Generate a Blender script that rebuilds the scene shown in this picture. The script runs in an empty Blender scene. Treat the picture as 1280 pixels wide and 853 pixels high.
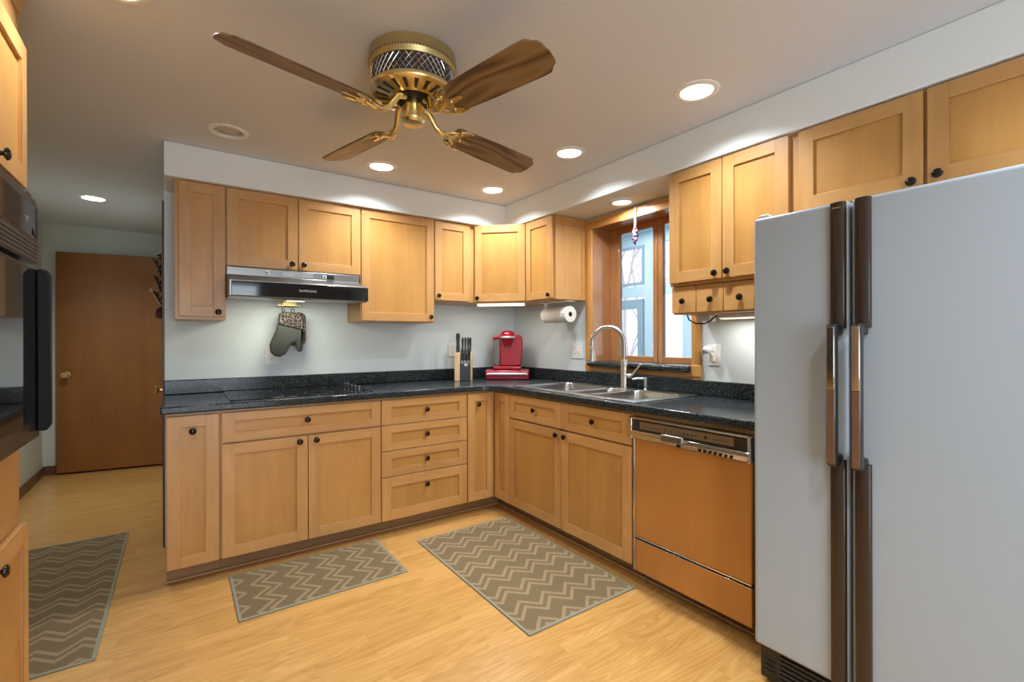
import bpy, bmesh, math, random
from mathutils import Vector, Matrix
random.seed(7)
SC = bpy.context.scene
COL = SC.collection
R = math.radians
# ------------------------------------------------------------------ camera
cam_d = bpy.data.cameras.new('camera'); cam = bpy.data.objects.new('camera', cam_d); COL.objects.link(cam)
SC.camera = cam
_y, _p, _r = R(35.103), R(-0.034), R(-0.159)
Rv = Vector((math.cos(_y), -math.sin(_y), 0)); Fv = Vector((math.sin(_y)*math.cos(_p), math.cos(_y)*math.cos(_p), math.sin(_p)))
Uv = Rv.cross(Fv)
R2 = Rv*math.cos(_r) + Uv*math.sin(_r); U2 = Uv*math.cos(_r) - Rv*math.sin(_r)
M = Matrix((R2, U2, -Fv)).transposed().to_4x4(); M.translation = (-2.4907, -3.508, 1.2393)
cam.matrix_world = M
cam_d.sensor_width = 36; cam_d.lens = 589.22/1280*36; cam_d.shift_y = -0.0011; cam_d.clip_start = 0.02
# ------------------------------------------------------------------ world, exposure
w = bpy.data.worlds.new('world'); SC.world = w; w.use_nodes = True
bg = w.node_tree.nodes['Background']; bg.inputs[0].default_value = (0.86, 0.93, 1.0, 1); bg.inputs[1].default_value = 1.35
SC.view_settings.view_transform = 'Standard'; SC.view_settings.look = 'None'
SC.view_settings.gamma = 1.0; SC.view_settings.use_curve_mapping = False
SC.view_settings.exposure = 0.29
SC.cycles.use_denoising = True
SC.cycles.max_bounces = 10; SC.cycles.diffuse_bounces = 6; SC.cycles.glossy_bounces = 5; SC.cycles.transmission_bounces = 8
SC.cycles.sample_clamp_indirect = 6.0
SC.cycles.caustics_reflective = False; SC.cycles.caustics_refractive = False
DOWNLIGHT_W = 9.5; SOFFIT_W = 4.5; HALL_W = 11.0; STRIP_W = 1.6; HOOD_W = 2.6; OPENING_FILL_W = 46.0; PORCH_FILL_W = 52.0; REAR_FILL_W = 7.0
LAMP_COL = (0.93, 0.98, 1.0)
def area(name, loc, sx, sy, power, col, rot=(0, 0, 0), shape='RECTANGLE', spread=180, parent=None):
    l = bpy.data.lights.new(name, 'AREA'); l.shape = shape; l.size = sx
    if shape in ('RECTANGLE', 'ELLIPSE'): l.size_y = sy
    l.energy = power; l.color = col; l.spread = R(spread)
    o = bpy.data.objects.new(name, l); COL.objects.link(o); o.rotation_euler = rot
    if parent: o.parent = parent; o.location = Vector(loc) - parent.location
    else: o.location = loc
    return o
# unseen fill lamps, added: at an opening behind the camera and inside the porch
area('rear_opening_fill', (-2.35, -6.02, 1.15), 1.7, 1.9, OPENING_FILL_W, (0.78, 0.90, 1.0), (R(90), 0, 0))
area('porch_fill', (1.3, -0.6, 2.6), 1.8, 2.6, PORCH_FILL_W, (0.9, 0.95, 1.0), (0, 0, 0))

# ------------------------------------------------------------------ mesh helpers
class B:
    def __init__(s, T=None): s.bm = bmesh.new(); s.T = T
    def _add(s, vs, fs, mi=0, smooth=False):
        bv = [s.bm.verts.new(s.T(*v) if s.T else v) for v in vs]
        for f in fs:
            try:
                fc = s.bm.faces.new([bv[i] for i in f]); fc.material_index = mi; fc.smooth = smooth
            except ValueError: pass
        return s
    def box(s, x0, x1, y0, y1, z0, z1, mi=0):
        v = [(x, y, z) for x in (x0, x1) for y in (y0, y1) for z in (z0, z1)]
        return s._add(v, [(0, 1, 3, 2), (4, 6, 7, 5), (0, 4, 5, 1), (2, 3, 7, 6), (0, 2, 6, 4), (1, 5, 7, 3)], mi)
    def prism(s, poly, a, b, axis='z', mi=0, smooth=False):
        n = len(poly)
        def pt(p, h): return {'z': (p[0], p[1], h), 'y': (p[0], h, p[1]), 'x': (h, p[0], p[1])}[axis]
        v = [pt(p, a) for p in poly] + [pt(p, b) for p in poly]
        f = [tuple(range(n)), tuple(range(2*n-1, n-1, -1))] + [(i, (i+1) % n, n+(i+1) % n, n+i) for i in range(n)]
        return s._add(v, f, mi, smooth)
    def lathe(s, prof, origin=(0, 0, 0), axis=(0, 0, 1), seg=32, mi=0, close=True, smooth=True, sx=1.0):
        ax = Vector(axis).normalized(); t = Vector((1, 0, 0)) if abs(ax.x) < .9 else Vector((0, 1, 0))
        if abs(ax.z) < .5: t = Vector((0, 0, 1))
        u = ax.cross(t).normalized(); w_ = ax.cross(u); o = Vector(origin)
        v = []
        for r, h in prof:
            for k in range(seg):
                a = 2*math.pi*k/seg
                v.append(tuple(o + ax*h + u*(r*math.cos(a)*sx) + w_*(r*math.sin(a))))
        f = []
        for i in range(len(prof)-1):
            for k in range(seg):
                k2 = (k+1) % seg
                f.append((i*seg+k, i*seg+k2, (i+1)*seg+k2, (i+1)*seg+k))
        s._add(v, f, mi, smooth)
        if close:
            n = len(prof)
            for ring in (0, n-1):
                if prof[ring][0] > 1e-5:
                    vs = [v[ring*seg+k] for k in range(seg)]
                    s._add(vs, [tuple(range(seg))], mi, False)
        return s
    def cyl(s, p0, p1, r, seg=20, mi=0, r1=None):
        d = Vector(p1)-Vector(p0)
        return s.lathe([(r, 0), (r if r1 is None else r1, d.length)], p0, d, seg, mi)
    def tube(s, pts, r, seg=10, mi=0, flat=1.0):
        P = [Vector(p) for p in pts]; n = len(P); rr = r if isinstance(r, (list, tuple)) else [r]*n
        prev = None; v = []
        for i, p in enumerate(P):
            d = (P[min(i+1, n-1)]-P[max(i-1, 0)]).normalized()
            if prev is None:
                t = Vector((0, 0, 1)) if abs(d.z) < .9 else Vector((1, 0, 0)); u = d.cross(t).normalized()
            else: u = (prev - d*prev.dot(d)).normalized()
            prev = u; w_ = d.cross(u)
            for k in range(seg):
                a = 2*math.pi*k/seg; v.append(tuple(p + u*(rr[i]*math.cos(a)) + w_*(rr[i]*flat*math.sin(a))))
        f = [(i*seg+k, i*seg+(k+1) % seg, (i+1)*seg+(k+1) % seg, (i+1)*seg+k) for i in range(n-1) for k in range(seg)]
        f += [tuple(range(seg)), tuple(range((n-1)*seg, n*seg))]
        return s._add(v, f, mi, True)
    def ball(s, c, r, sx=1, sy=1, sz=1, seg=16, mi=0):
        n = seg//2
        prof = [(math.sin(math.pi*i/n), -math.cos(math.pi*i/n)) for i in range(n+1)]
        v = []; c = Vector(c)
        for a, h in prof:
            for k in range(seg):
                t = 2*math.pi*k/seg; v.append((c.x+r*sx*a*math.cos(t), c.y+r*sy*a*math.sin(t), c.z+r*sz*h))
        f = [(i*seg+k, i*seg+(k+1) % seg, (i+1)*seg+(k+1) % seg, (i+1)*seg+k) for i in range(n) for k in range(seg)]
        return s._add(v, f, mi, True)
def empty(name, loc, label=None, cat=None, group=None, kind=None, rz=0):
    o = bpy.data.objects.new(name, None); COL.objects.link(o); o.location = loc; o.empty_display_size = .05
    o.rotation_euler = (0, 0, rz); tag(o, label, cat, group, kind); return o
def tag(o, label=None, cat=None, group=None, kind=None):
    if label: o['label'] = label
    if cat: o['category'] = cat
    if group: o['group'] = group
    if kind: o['kind'] = kind
    return o
def root_loc(p):
    v = Vector((0, 0, 0))
    while p is not None: v += p.location; p = p.parent
    return v
def obj(name, b, mats, parent=None, origin=None, bevel=0, label=None, bseg=2, weld=False, fix=True, angle=40):
    """link ONE mesh object; geometry is given in world coordinates (or the thing's own when local)"""
    bm = b.bm
    bmesh.ops.remove_doubles(bm, verts=bm.verts, dist=1e-6)
    if weld: bmesh.ops.remove_doubles(bm, verts=bm.verts, dist=1e-4)
    if fix: bmesh.ops.recalc_face_normals(bm, faces=bm.faces)
    base = root_loc(parent) if parent else Vector(origin or (0, 0, 0))
    bmesh.ops.translate(bm, verts=bm.verts, vec=-base)
    me = bpy.data.meshes.new(name); bm.to_mesh(me); bm.free()
    me.set_sharp_from_angle(angle=R(38))
    for m in (mats if isinstance(mats, (list, tuple)) else [mats]): me.materials.append(m)
    o = bpy.data.objects.new(name, me); COL.objects.link(o)
    if parent: o.parent = parent
    else: o.location = base
    if bevel:
        md = o.modifiers.new('edge', 'BEVEL'); md.width = bevel; md.segments = bseg; md.limit_method = 'ANGLE'; md.angle_limit = R(angle)
        md.harden_normals = False
    if label: o['label'] = label
    return o
def struct(name, b, mats, parent=None, bevel=0, **k):
    o = obj(name, b, mats, parent, bevel=bevel, **k)
    if not parent: o['kind'] = 'structure'
    return o
def text_obj(name, body, size, mat, parent, M4, extrude=.0008, spacing=1.0):
    c = bpy.data.curves.new('lettering', 'FONT'); c.body = body; c.size = size; c.extrude = extrude; c.align_x = 'CENTER'; c.align_y = 'CENTER'; c.space_character = spacing
    t = bpy.data.objects.new('lettering_curve', c); COL.objects.link(t)
    dg = bpy.context.evaluated_depsgraph_get(); me = bpy.data.meshes.new_from_object(t.evaluated_get(dg))
    bpy.data.objects.remove(t)
    me.transform(M4); me.transform(Matrix.Translation(-root_loc(parent)))
    me.materials.clear(); me.materials.append(mat)
    o = bpy.data.objects.new(name, me); COL.objects.link(o); o.parent = parent
    return o
def frameM(origin, xdir, zdir):
    x = Vector(xdir).normalized(); z = Vector(zdir).normalized(); y = z.cross(x)
    m = Matrix((x, y, z)).transposed().to_4x4(); m.translation = origin; return m

# ------------------------------------------------------------------ materials
def mat(name, col=(.5, .5, .5), rough=.5, metal=0, **k):
    m = bpy.data.materials.new(name); m.use_nodes = True; p = m.node_tree.nodes['Principled BSDF']
    p.inputs['Base Color'].default_value = (*col, 1); p.inputs['Roughness'].default_value = rough; p.inputs['Metallic'].default_value = metal
    for a, b_ in k.items(): p.inputs[a.replace('_', ' ')].default_value = b_
    return m
def NT(m): return m.node_tree, m.node_tree.nodes['Principled BSDF']
def nd(nt, typ, **k):
    n = nt.nodes.new(typ)
    for a, b_ in k.items(): setattr(n, a, b_)
    return n
def mth(nt, op, a, b_=None, c=None):
    n = nd(nt, 'ShaderNodeMath', operation=op)
    for i, x in enumerate((a, b_, c)):
        if x is None: continue
        if isinstance(x, (int, float)): n.inputs[i].default_value = x
        else: nt.links.new(x, n.inputs[i])
    return n.outputs[0]
def noise(nt, vec, scale, detail=3, rough=.55, dist=0):
    n = nd(nt, 'ShaderNodeTexNoise'); n.inputs['Scale'].default_value = scale; n.inputs['Detail'].default_value = detail
    n.inputs['Roughness'].default_value = rough; n.inputs['Distortion'].default_value = dist
    if vec is not None: nt.links.new(vec, n.inputs['Vector'])
    return n.outputs['Fac']
def ramp(nt, fac, stops):
    n = nd(nt, 'ShaderNodeValToRGB'); e = n.color_ramp.elements
    while len(e) < len(stops): e.new(.5)
    for i, (p, c) in enumerate(stops): e[i].position = p; e[i].color = (*c, 1)
    nt.links.new(fac, n.inputs[0]); return n.outputs[0]
def mixc(nt, fac, a, b_, blend='MIX'):
    n = nd(nt, 'ShaderNodeMix', data_type='RGBA', blend_type=blend)
    for i, x in ((0, fac), (6, a), (7, b_)):
        if isinstance(x, (int, float)): n.inputs[i].default_value = x
        elif isinstance(x, tuple): n.inputs[i].default_value = (*x, 1)
        else: nt.links.new(x, n.inputs[i])
    return n.outputs[2]
def mapping(nt, scale, coord='Object', loc=(0, 0, 0)):
    tc = nd(nt, 'ShaderNodeTexCoord'); mp = nd(nt, 'ShaderNodeMapping'); mp.inputs['Scale'].default_value = scale; mp.inputs['Location'].default_value = loc
    nt.links.new(tc.outputs[coord], mp.inputs[0]); return mp.outputs[0]
def bump(nt, p, h, strength=.1, dist=.01):
    n = nd(nt, 'ShaderNodeBump'); n.inputs['Strength'].default_value = strength; n.inputs['Distance'].default_value = dist
    nt.links.new(h, n.inputs['Height']); nt.links.new(n.outputs[0], p.inputs['Normal'])
def wood(name, dark, light, grain='z', rough=.38, scale=1.0, coat=.15, contrast=.5):
    m = mat(name, light, rough); nt, p = NT(m)
    long_, short = 1.2*scale, 14*scale
    sc = {'x': (long_, short, short), 'y': (short, long_, short), 'z': (short, short, long_)}[grain]
    oi = nd(nt, 'ShaderNodeObjectInfo')
    tc = nd(nt, 'ShaderNodeTexCoord')
    off = nd(nt, 'ShaderNodeVectorMath', operation='ADD'); nt.links.new(tc.outputs['Object'], off.inputs[0])
    cmb = nd(nt, 'ShaderNodeCombineXYZ'); r20 = mth(nt, 'MULTIPLY', oi.outputs['Random'], 7.0)
    for i in range(3): nt.links.new(r20, cmb.inputs[i])
    nt.links.new(cmb.outputs[0], off.inputs[1])
    mp = nd(nt, 'ShaderNodeMapping'); mp.inputs['Scale'].default_value = sc; nt.links.new(off.outputs[0], mp.inputs[0])
    n1 = noise(nt, mp.outputs[0], 1.0, 4, .55, .6); n2 = noise(nt, mp.outputs[0], 6.0, 3, .6, .2)
    n3 = noise(nt, off.outputs[0], 5.0, 2)
    f = mth(nt, 'ADD', mth(nt, 'MULTIPLY', n1, .5), mth(nt, 'ADD', mth(nt, 'MULTIPLY', n2, .2), mth(nt, 'MULTIPLY', n3, .3)))
    c = ramp(nt, f, [(.5-contrast*.5, dark), (.5+contrast*.4, light)])
    tint = mth(nt, 'ADD', .94, mth(nt, 'MULTIPLY', oi.outputs['Random'], .12))
    hv = nd(nt, 'ShaderNodeHueSaturation'); nt.links.new(c, hv.inputs['Color']); nt.links.new(tint, hv.inputs['Value'])
    nt.links.new(hv.outputs[0], p.inputs['Base Color']); p.inputs['Coat Weight'].default_value = coat; p.inputs['Coat Roughness'].default_value = .25
    bump(nt, p, n2, .03, .002)
    return m
FR_D, FR_L = (.43, .208, .064), (.61, .342, .124)
PN_D, PN_L = (.40, .186, .046), (.555, .292, .082)
W = {}
for g in 'xyz':
    W['frame_'+g] = wood('maple_rail_'+g, FR_D, FR_L, g)
    W['panel_'+g] = wood('maple_panel_'+g, PN_D, PN_L, g, scale=.7)
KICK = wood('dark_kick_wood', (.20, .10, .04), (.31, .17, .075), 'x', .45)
SHOE = wood('shoe_wood', (.30, .16, .065), (.44, .26, .12), 'x', .4)
PINE_Z = wood('pine_casing_z', (.50, .22, .055), (.70, .38, .12), 'z', .35); PINE_Y = wood('pine_casing_y', (.50, .22, .055), (.70, .38, .12), 'y', .35)
SASH_Z = wood('sash_wood_z', (.36, .15, .055), (.56, .28, .12), 'z', .16, coat=.7); SASH_Y = wood('sash_wood_y', (.36, .14, .045), (.54, .26, .10), 'y', .3)
HALLDOOR = wood('brown_door_veneer', (.19, .066, .012), (.30, .115, .026), 'z', .35, scale=.6)
DARKTRIM = wood('dark_trim_wood', (.045, .022, .012), (.075, .038, .02), 'z', .4)
BASEB = wood('brown_baseboard', (.085, .04, .016), (.15, .075, .03), 'y', .4)
BLADE = wood('fan_blade_oak', (.085, .042, .012), (.30, .175, .065), 'x', .4, scale=1.3, contrast=.55)
BLADE = mat('fan_blade_cathedral_oak', (.2, .1, .04), .42); nt, p = NT(BLADE)
v = mapping(nt, (1.5, 7.5, 7.5)); nn = noise(nt, v, 1.0, 1.5, .4, .25)
gr_ = mth(nt, 'PINGPONG', mth(nt, 'MULTIPLY', nn, 9.0), .5); fi_ = noise(nt, mapping(nt, (12, 260, 260)), 1.0, 2)
gg = mth(nt, 'ADD', mth(nt, 'MULTIPLY', gr_, 1.5), mth(nt, 'MULTIPLY', fi_, .35))
nt.links.new(ramp(nt, gg, [(.12, (.050, .024, .008)), (.42, (.16, .088, .034)), (.85, (.25, .148, .060))]), p.inputs['Base Color'])
DWOOD = wood('dishwasher_panel_veneer', (.42, .17, .035), (.56, .25, .060), 'z', .22, scale=.5, coat=.4, contrast=.7)
SASH_Z.node_tree.nodes['Principled BSDF'].inputs['Coat Roughness'].default_value = .1
# wall paint
def paint(name, col, rough=.6):
    m = mat(name, col, rough); nt, p = NT(m); v = mapping(nt, (1, 1, 1))
    bump(nt, p, noise(nt, v, 220, 2), .05, .002); return m
WALLP = paint('grey_green_wall_paint', (.68, .755, .78)); SOFF = paint('white_soffit_paint', (.76, .80, .81)); CEIL = paint('ceiling_paint', (.67, .695, .75), .7)
HALLP = paint('hall_wall_paint', (.58, .61, .54)); 
WHITE = mat('white_plastic', (.82, .82, .80), .4); PORCHW = mat('pale_blue_porch_paint', (.52, .66, .74), .5)
BRONZE = mat('dark_bronze', (.035, .028, .024), .22, .85)
BLACK = mat('black_plastic', (.012, .012, .013), .35); BLACKGL = mat('black_glass', (.008, .008, .009), .06, Coat_Weight=.5)
CHROME = mat('chrome', (.75, .75, .76), .12, 1.0); STEEL = mat('brushed_steel', (.46, .46, .45), .28, 1.0); HOODST = mat('hood_steel', (.30, .30, .295), .36, 1.0); SATIN = mat('satin_nickel', (.60, .58, .55), .25, 1.0)
BRASS = mat('polished_brass', (.80, .63, .30), .24, 1.0); BRASSD = mat('satin_brass', (.56, .43, .19), .38, .85)
GLASS = mat('window_glass', (1, 1, 1), .0, Transmission_Weight=1.0, IOR=1.02)
GREYGL = mat('smoky_reservoir_plastic', (.12, .11, .115), .12, Coat_Weight=.6)
RED = mat('red_glossy_plastic', (.29, .002, .017), .22, Coat_Weight=.4)
PAPER = mat('paper_towel', (.83, .81, .76), .9); CORE = mat('cardboard_core', (.05, .045, .04), .9)
BLKW = mat('charcoal_block', (.030, .034, .038), .45)
IRON = mat('dark_iron', (.03, .02, .014), .45, .5); RUST = mat('dull_red_paint', (.12, .02, .018), .5); BONE = mat('pale_wood_bead', (.55, .42, .30), .5)
def emis(name, col, s):
    m = mat(name, (.9, .9, .9), .5); nt, p = NT(m); p.inputs['Emission Color'].default_value = (*col, 1); p.inputs['Emission Strength'].default_value = s; return m
LENS = emis('lit_lamp_face', (1.0, .98, .94), 2.2); TUBE = emis('lit_diffuser', (1.0, .96, .82), .75)
# counter laminate
COUNTER = mat('charcoal_speckled_laminate', (.02, .024, .028), .2, Specular_IOR_Level=.28); nt, p = NT(COUNTER)
v = mapping(nt, (1, 1, 1)); n1 = noise(nt, v, 170, 2, .7); n2 = noise(nt, v, 9, 3)
c = ramp(nt, n1, [(.38, (.005, .007, .009)), (.52, (.017, .022, .026)), (.66, (.10, .118, .125))])
nt.links.new(c, p.inputs['Base Color']); nt.links.new(mth(nt, 'ADD', .10, mth(nt, 'MULTIPLY', n2, .12)), p.inputs['Roughness'])
# fridge enamel
ENAMEL = mat('blue_grey_textured_enamel', (.375, .44, .52), .36); nt, p = NT(ENAMEL)
bump(nt, p, noise(nt, mapping(nt, (1, 1, 1)), 420, 2), .22, .0012)
ENSIDE = mat('fridge_side_grey', (.40, .41, .43), .5)
# floor
FLOORM = mat('honey_oak_laminate', (.7, .45, .2), .3, Coat_Weight=.2, Coat_Roughness=.22); nt, p = NT(FLOORM)
v = mapping(nt, (1, 1, 1))
br = nd(nt, 'ShaderNodeTexBrick'); br.offset = .37; br.squash = 1.0
br.inputs['Scale'].default_value = 1.0; br.inputs['Brick Width'].default_value = .62; br.inputs['Row Height'].default_value = .064; br.inputs['Mortar Size'].default_value = .0006
br.inputs['Color1'].default_value = (.2, .2, .2, 1); br.inputs['Color2'].default_value = (.8, .8, .8, 1); br.inputs['Mortar'].default_value = (.4, .4, .4, 1)
nt.links.new(v, br.inputs['Vector'])
sep = nd(nt, 'ShaderNodeSeparateColor'); nt.links.new(br.outputs['Color'], sep.inputs[0])
vadd = nd(nt, 'ShaderNodeVectorMath', operation='ADD'); nt.links.new(v, vadd.inputs[0])
cb = nd(nt, 'ShaderNodeCombineXYZ'); nt.links.new(mth(nt, 'MULTIPLY', sep.outputs[0], 9.0), cb.inputs[0]); nt.links.new(cb.outputs[0], vadd.inputs[1])
mp2 = nd(nt, 'ShaderNodeMapping'); mp2.inputs['Scale'].default_value = (1.6, 22, 1); nt.links.new(vadd.outputs[0], mp2.inputs[0])
g1 = noise(nt, mp2.outputs[0], 1.0, 5, .6, 1.1); g2 = noise(nt, mp2.outputs[0], 7.0, 3, .6)
mp3 = nd(nt, 'ShaderNodeMapping'); mp3.inputs['Scale'].default_value = (1.5, 11, 1); nt.links.new(vadd.outputs[0], mp3.inputs[0])
ca = mth(nt, 'PINGPONG', mth(nt, 'MULTIPLY', noise(nt, mp3.outputs[0], 1.0, 1.2, .4, .2), 11.0), .5)
f = mth(nt, 'ADD', mth(nt, 'MULTIPLY', sep.outputs[0], .20), mth(nt, 'ADD', mth(nt, 'MULTIPLY', g1, .36), mth(nt, 'ADD', mth(nt, 'MULTIPLY', g2, .24), mth(nt, 'MULTIPLY', ca, .30))))
c = ramp(nt, f, [(.25, (.37, .185, .046)), (.48, (.53, .285, .084)), (.72, (.65, .385, .140))])
nt.links.new(c, p.inputs['Base Color']); bump(nt, p, g2, .02, .001)
# rug chevrons: the zigzag lines cross the rug's width (q) and repeat along its length (s)
def rug_mat(name, along, q0, s0, sign, dark, light):
    m = mat(name, dark, .95); nt, p = NT(m)
    tc = nd(nt, 'ShaderNodeTexCoord'); sp = nd(nt, 'ShaderNodeSeparateXYZ'); nt.links.new(tc.outputs['Object'], sp.inputs[0])
    s, q = (sp.outputs[0], sp.outputs[1]) if along == 'x' else (sp.outputs[1], sp.outputs[0])
    tri = mth(nt, 'PINGPONG', mth(nt, 'ADD', q, 5*.145 - q0), .0725)
    ph = mth(nt, 'FRACT', mth(nt, 'DIVIDE', mth(nt, 'ADD', mth(nt, 'ADD', s, 10*.157 - s0), mth(nt, 'MULTIPLY', tri, sign)), .157))
    l1 = mth(nt, 'LESS_THAN', ph, .15); l2 = mth(nt, 'MULTIPLY', mth(nt, 'GREATER_THAN', ph, .33), mth(nt, 'LESS_THAN', ph, .48))
    lm = mth(nt, 'ADD', l1, l2)
    v = mapping(nt, (1, 1, 1)); wv = noise(nt, v, 330, 2, .7)
    c = mixc(nt, lm, dark, light); c2 = mixc(nt, mth(nt, 'MULTIPLY', wv, .55), c, tuple(x*.45 for x in dark))
    nt.links.new(c2, p.inputs['Base Color']); bump(nt, p, wv, .5, .003); p.inputs['Specular IOR Level'].default_value = .1
    return m
TAUPE, BEIGE = (.205, .150, .082), (.36, .270, .160)
BIND = mat('sage_rug_binding', (.23, .225, .165), .9)
# patterned quilted cloth for pot holder and mitt cuff
QUILT = mat('brown_line_print_cloth', (.1, .08, .07), .9); nt, p = NT(QUILT)
v = mapping(nt, (1, 1, 1)); vo = nd(nt, 'ShaderNodeTexVoronoi', feature='DISTANCE_TO_EDGE'); vo.inputs['Scale'].default_value = 48; nt.links.new(v, vo.inputs['Vector'])
c = ramp(nt, vo.outputs['Distance'], [(.02, (.22, .19, .17)), (.07, (.026, .017, .015))]); nt.links.new(c, p.inputs['Base Color'])
MITT = mat('grey_green_cloth', (.036, .043, .038), .85); nt, p = NT(MITT); bump(nt, p, noise(nt, mapping(nt, (1, 1, 1)), 300, 2), .3, .002)
BEAD_P = mat('pink_glass_bead', (.75, .35, .55), .1, Transmission_Weight=.5); BEAD_V = mat('purple_glass_bead', (.18, .10, .30), .1, Transmission_Weight=.4); BEAD_W = mat('clear_glass_bead', (.8, .75, .82), .08, Transmission_Weight=.5)

# ------------------------------------------------------------------ the room
ZC = 2.322
XL, YB0 = -3.53, 2.50              # hall left wall, hall far wall
struct('floor', B().box(XL, 0, -6.0, YB0, -.05, 0), FLOORM)
DL = [(-.646, -2.29), (-.646, -1.465), (-.646, -.645), (-1.465, -.640), (-2.286, -.665), (-3.03, 1.245), (-2.655, -1.650),
      (-1.46, -3.6), (-2.29, -3.6), (-.75, -3.6), (-1.46, -4.8)]
def plate_with_holes(b, x0, x1, y0, y1, z, holes, r, seg=32):
    bm = b.bm; es = []
    def loop(pts):
        vs = [bm.verts.new((x, y, z)) for x, y in pts]
        for i in range(len(vs)): es.append(bm.edges.new((vs[i], vs[(i+1) % len(vs)])))
    loop([(x0, y0), (x1, y0), (x1, y1), (x0, y1)])
    for hx, hy in holes: loop([(hx+r*math.cos(2*math.pi*k/seg), hy+r*math.sin(2*math.pi*k/seg)) for k in range(seg)])
    bmesh.ops.triangle_fill(bm, edges=es, use_beauty=True)
b = B(); plate_with_holes(b, XL-.1, .26, -6.1, YB0+.1, ZC, DL, .068)
b.box(XL-.1, .26, -6.1, YB0+.1, ZC+.16, ZC+.2)
struct('ceiling', b, CEIL, fix=False)
b = B().box(-2.57, 0, 0, .115, 0, ZC); struct('wall_back', b, WALLP)
# right wall with the window opening
WY0, WY1, WZ0, WZ1 = -1.838, -1.0, 1.052, 2.062
b = B()
for y0, y1, z0, z1 in [(-6, WY0-.021, 0, ZC), (WY1+.021, .115, 0, ZC), (WY0-.021, WY1+.021, 0, WZ0-.012), (WY0-.021, WY1+.021, WZ1+.021, ZC)]: b.box(0, .2, y0, y1, z0, z1)
struct('wall_right', b, WALLP, weld=True)
struct('wall_left', B().box(XL-.1, XL, -6, YB0, 0, ZC), HALLP)
struct('wall_hall', B().box(XL-.1, -2.45, YB0, YB0+.1, 0, ZC), HALLP)
struct('wall_passage', B().box(-2.56, -2.46, .115, YB0, 0, ZC), HALLP)
b = B()
for x0, x1, z0, z1 in [(XL, -3.25, 0, ZC), (-1.45, 0, 0, ZC), (-3.25, -1.45, 2.15, ZC), (-3.25, -1.45, 0, .16)]: b.box(x0, x1, -6.1, -6, z0, z1)  # unseen opening added for the rear fill and its visor reflection
struct('wall_front', b, paint('darkened_rear_wall', (.30, .29, .28)), weld=True)  # wall colour darkened so the visor reflects a dark room
# bulkhead above the cabinets
b = B().prism([(-2.563, -.001), (-.001, -.001), (-.001, -5.99), (-.335, -5.99), (-.335, -.35), (-2.563, -.35)], 2.134, ZC-.001)
struct('ceiling_soffit', b, SOFF, bevel=.004)
struct('baseboard_left', B().box(XL, XL+.012, -1.4, YB0, 0, .085), BASEB, bevel=.003)
struct('baseboard_hall', B().box(XL+.012, -2.56, YB0-.012, YB0, 0, .085), BASEB, bevel=.003)
struct('trim_1', B().box(-2.581, -2.571, .004, .075, 0, 2.08), DARKTRIM, bevel=.003)
# hall doors
hd = empty('door_1', (-3.42, 2.44, 0), kind='structure')
Md = Matrix.Rotation(R(-9.5), 4, 'Z'); 
def Tdoor(x, y, z): v_ = Md @ Vector((x, y, z)); return (-3.428+v_.x, 2.44+v_.y, z)
obj('door_leaf', B(Tdoor).box(0, .84, 0, .036, .018, 2.062), HALLDOOR, hd, bevel=.002)
b = B(Tdoor).lathe([(.030, 0), (.030, .006), (.011, .010), (.011, .030), (.024, .040), (.029, .052), (.024, .064), (0, .068)], (.075, 0, .925), (0, -1, 0), 24)
obj('door_knob', b, BRASS, hd, label='polished brass door knob')
d2 = empty('door_2', (-2.565, .5, 0), kind='structure')
obj('door_leaf', B().box(-2.574, -2.561, .10, .86, .012, 2.05), HALLDOOR, d2, bevel=.002)
b = B().lathe([(.028, 0), (.028, .005), (.010, .009), (.010, .024), (.022, .032), (.026, .042), (.020, .052), (0, .055)], (-2.574, .25, .925), (-1, 0, 0), 24)
obj('door_knob', b, BRASS, d2, label='polished brass door knob')

# ---- kitchen window in the right wall
win = empty('window_1', (.1, -1.42, WZ0), kind='structure')
obj('jamb', B().box(-.002, .21, WY1, WY1+.02, WZ0, WZ1).box(-.002, .21, WY0-.02, WY0, WZ0, WZ1), SASH_Z, win)
obj('head_jamb', B().box(-.002, .21, WY0, WY1, WZ1, WZ1+.02), SASH_Y, win)
def casing_side(y0, y1): return B().prism([(0, y0), (-.012, y0), (-.019, y0+.01), (-.019, y1-.01), (-.012, y1), (0, y1)], 1.0, 2.118)
obj('casing', casing_side(-1.006, -.938), PINE_Z, win, bevel=.002)
obj('casing', casing_side(-1.893, -1.832), PINE_Z, win, bevel=.002)
obj('head_casing', B().box(-.021, -.001, -1.893, -.938, 2.05, 2.118).box(-.026, -.001, -1.893, -.938, 2.096, 2.118), PINE_Y, win, bevel=.003)
obj('corner_block', B().box(-.024, -.001, -1.897, -1.828, 1.018, 1.085), PINE_Z, win, bevel=.003)
obj('apron', B().box(-.016, -.001, -1.893, -.938, 1.008, 1.046), PINE_Y, win, bevel=.003)
b = B(); pts = []
for k in range(9): a = R(90+180*k/8); pts.append((-.03+.019*math.cos(a), 1.062+.019*math.sin(a)))
b.prism(pts+[(.20, 1.043), (.20, 1.081)], WY0+.004, -.985, 'y', smooth=False)
obj('sill_ledge', b, COUNTER, win, label='black stone window ledge with a rounded nose', bevel=.002)
XS0, XS1 = .19, .225
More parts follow.
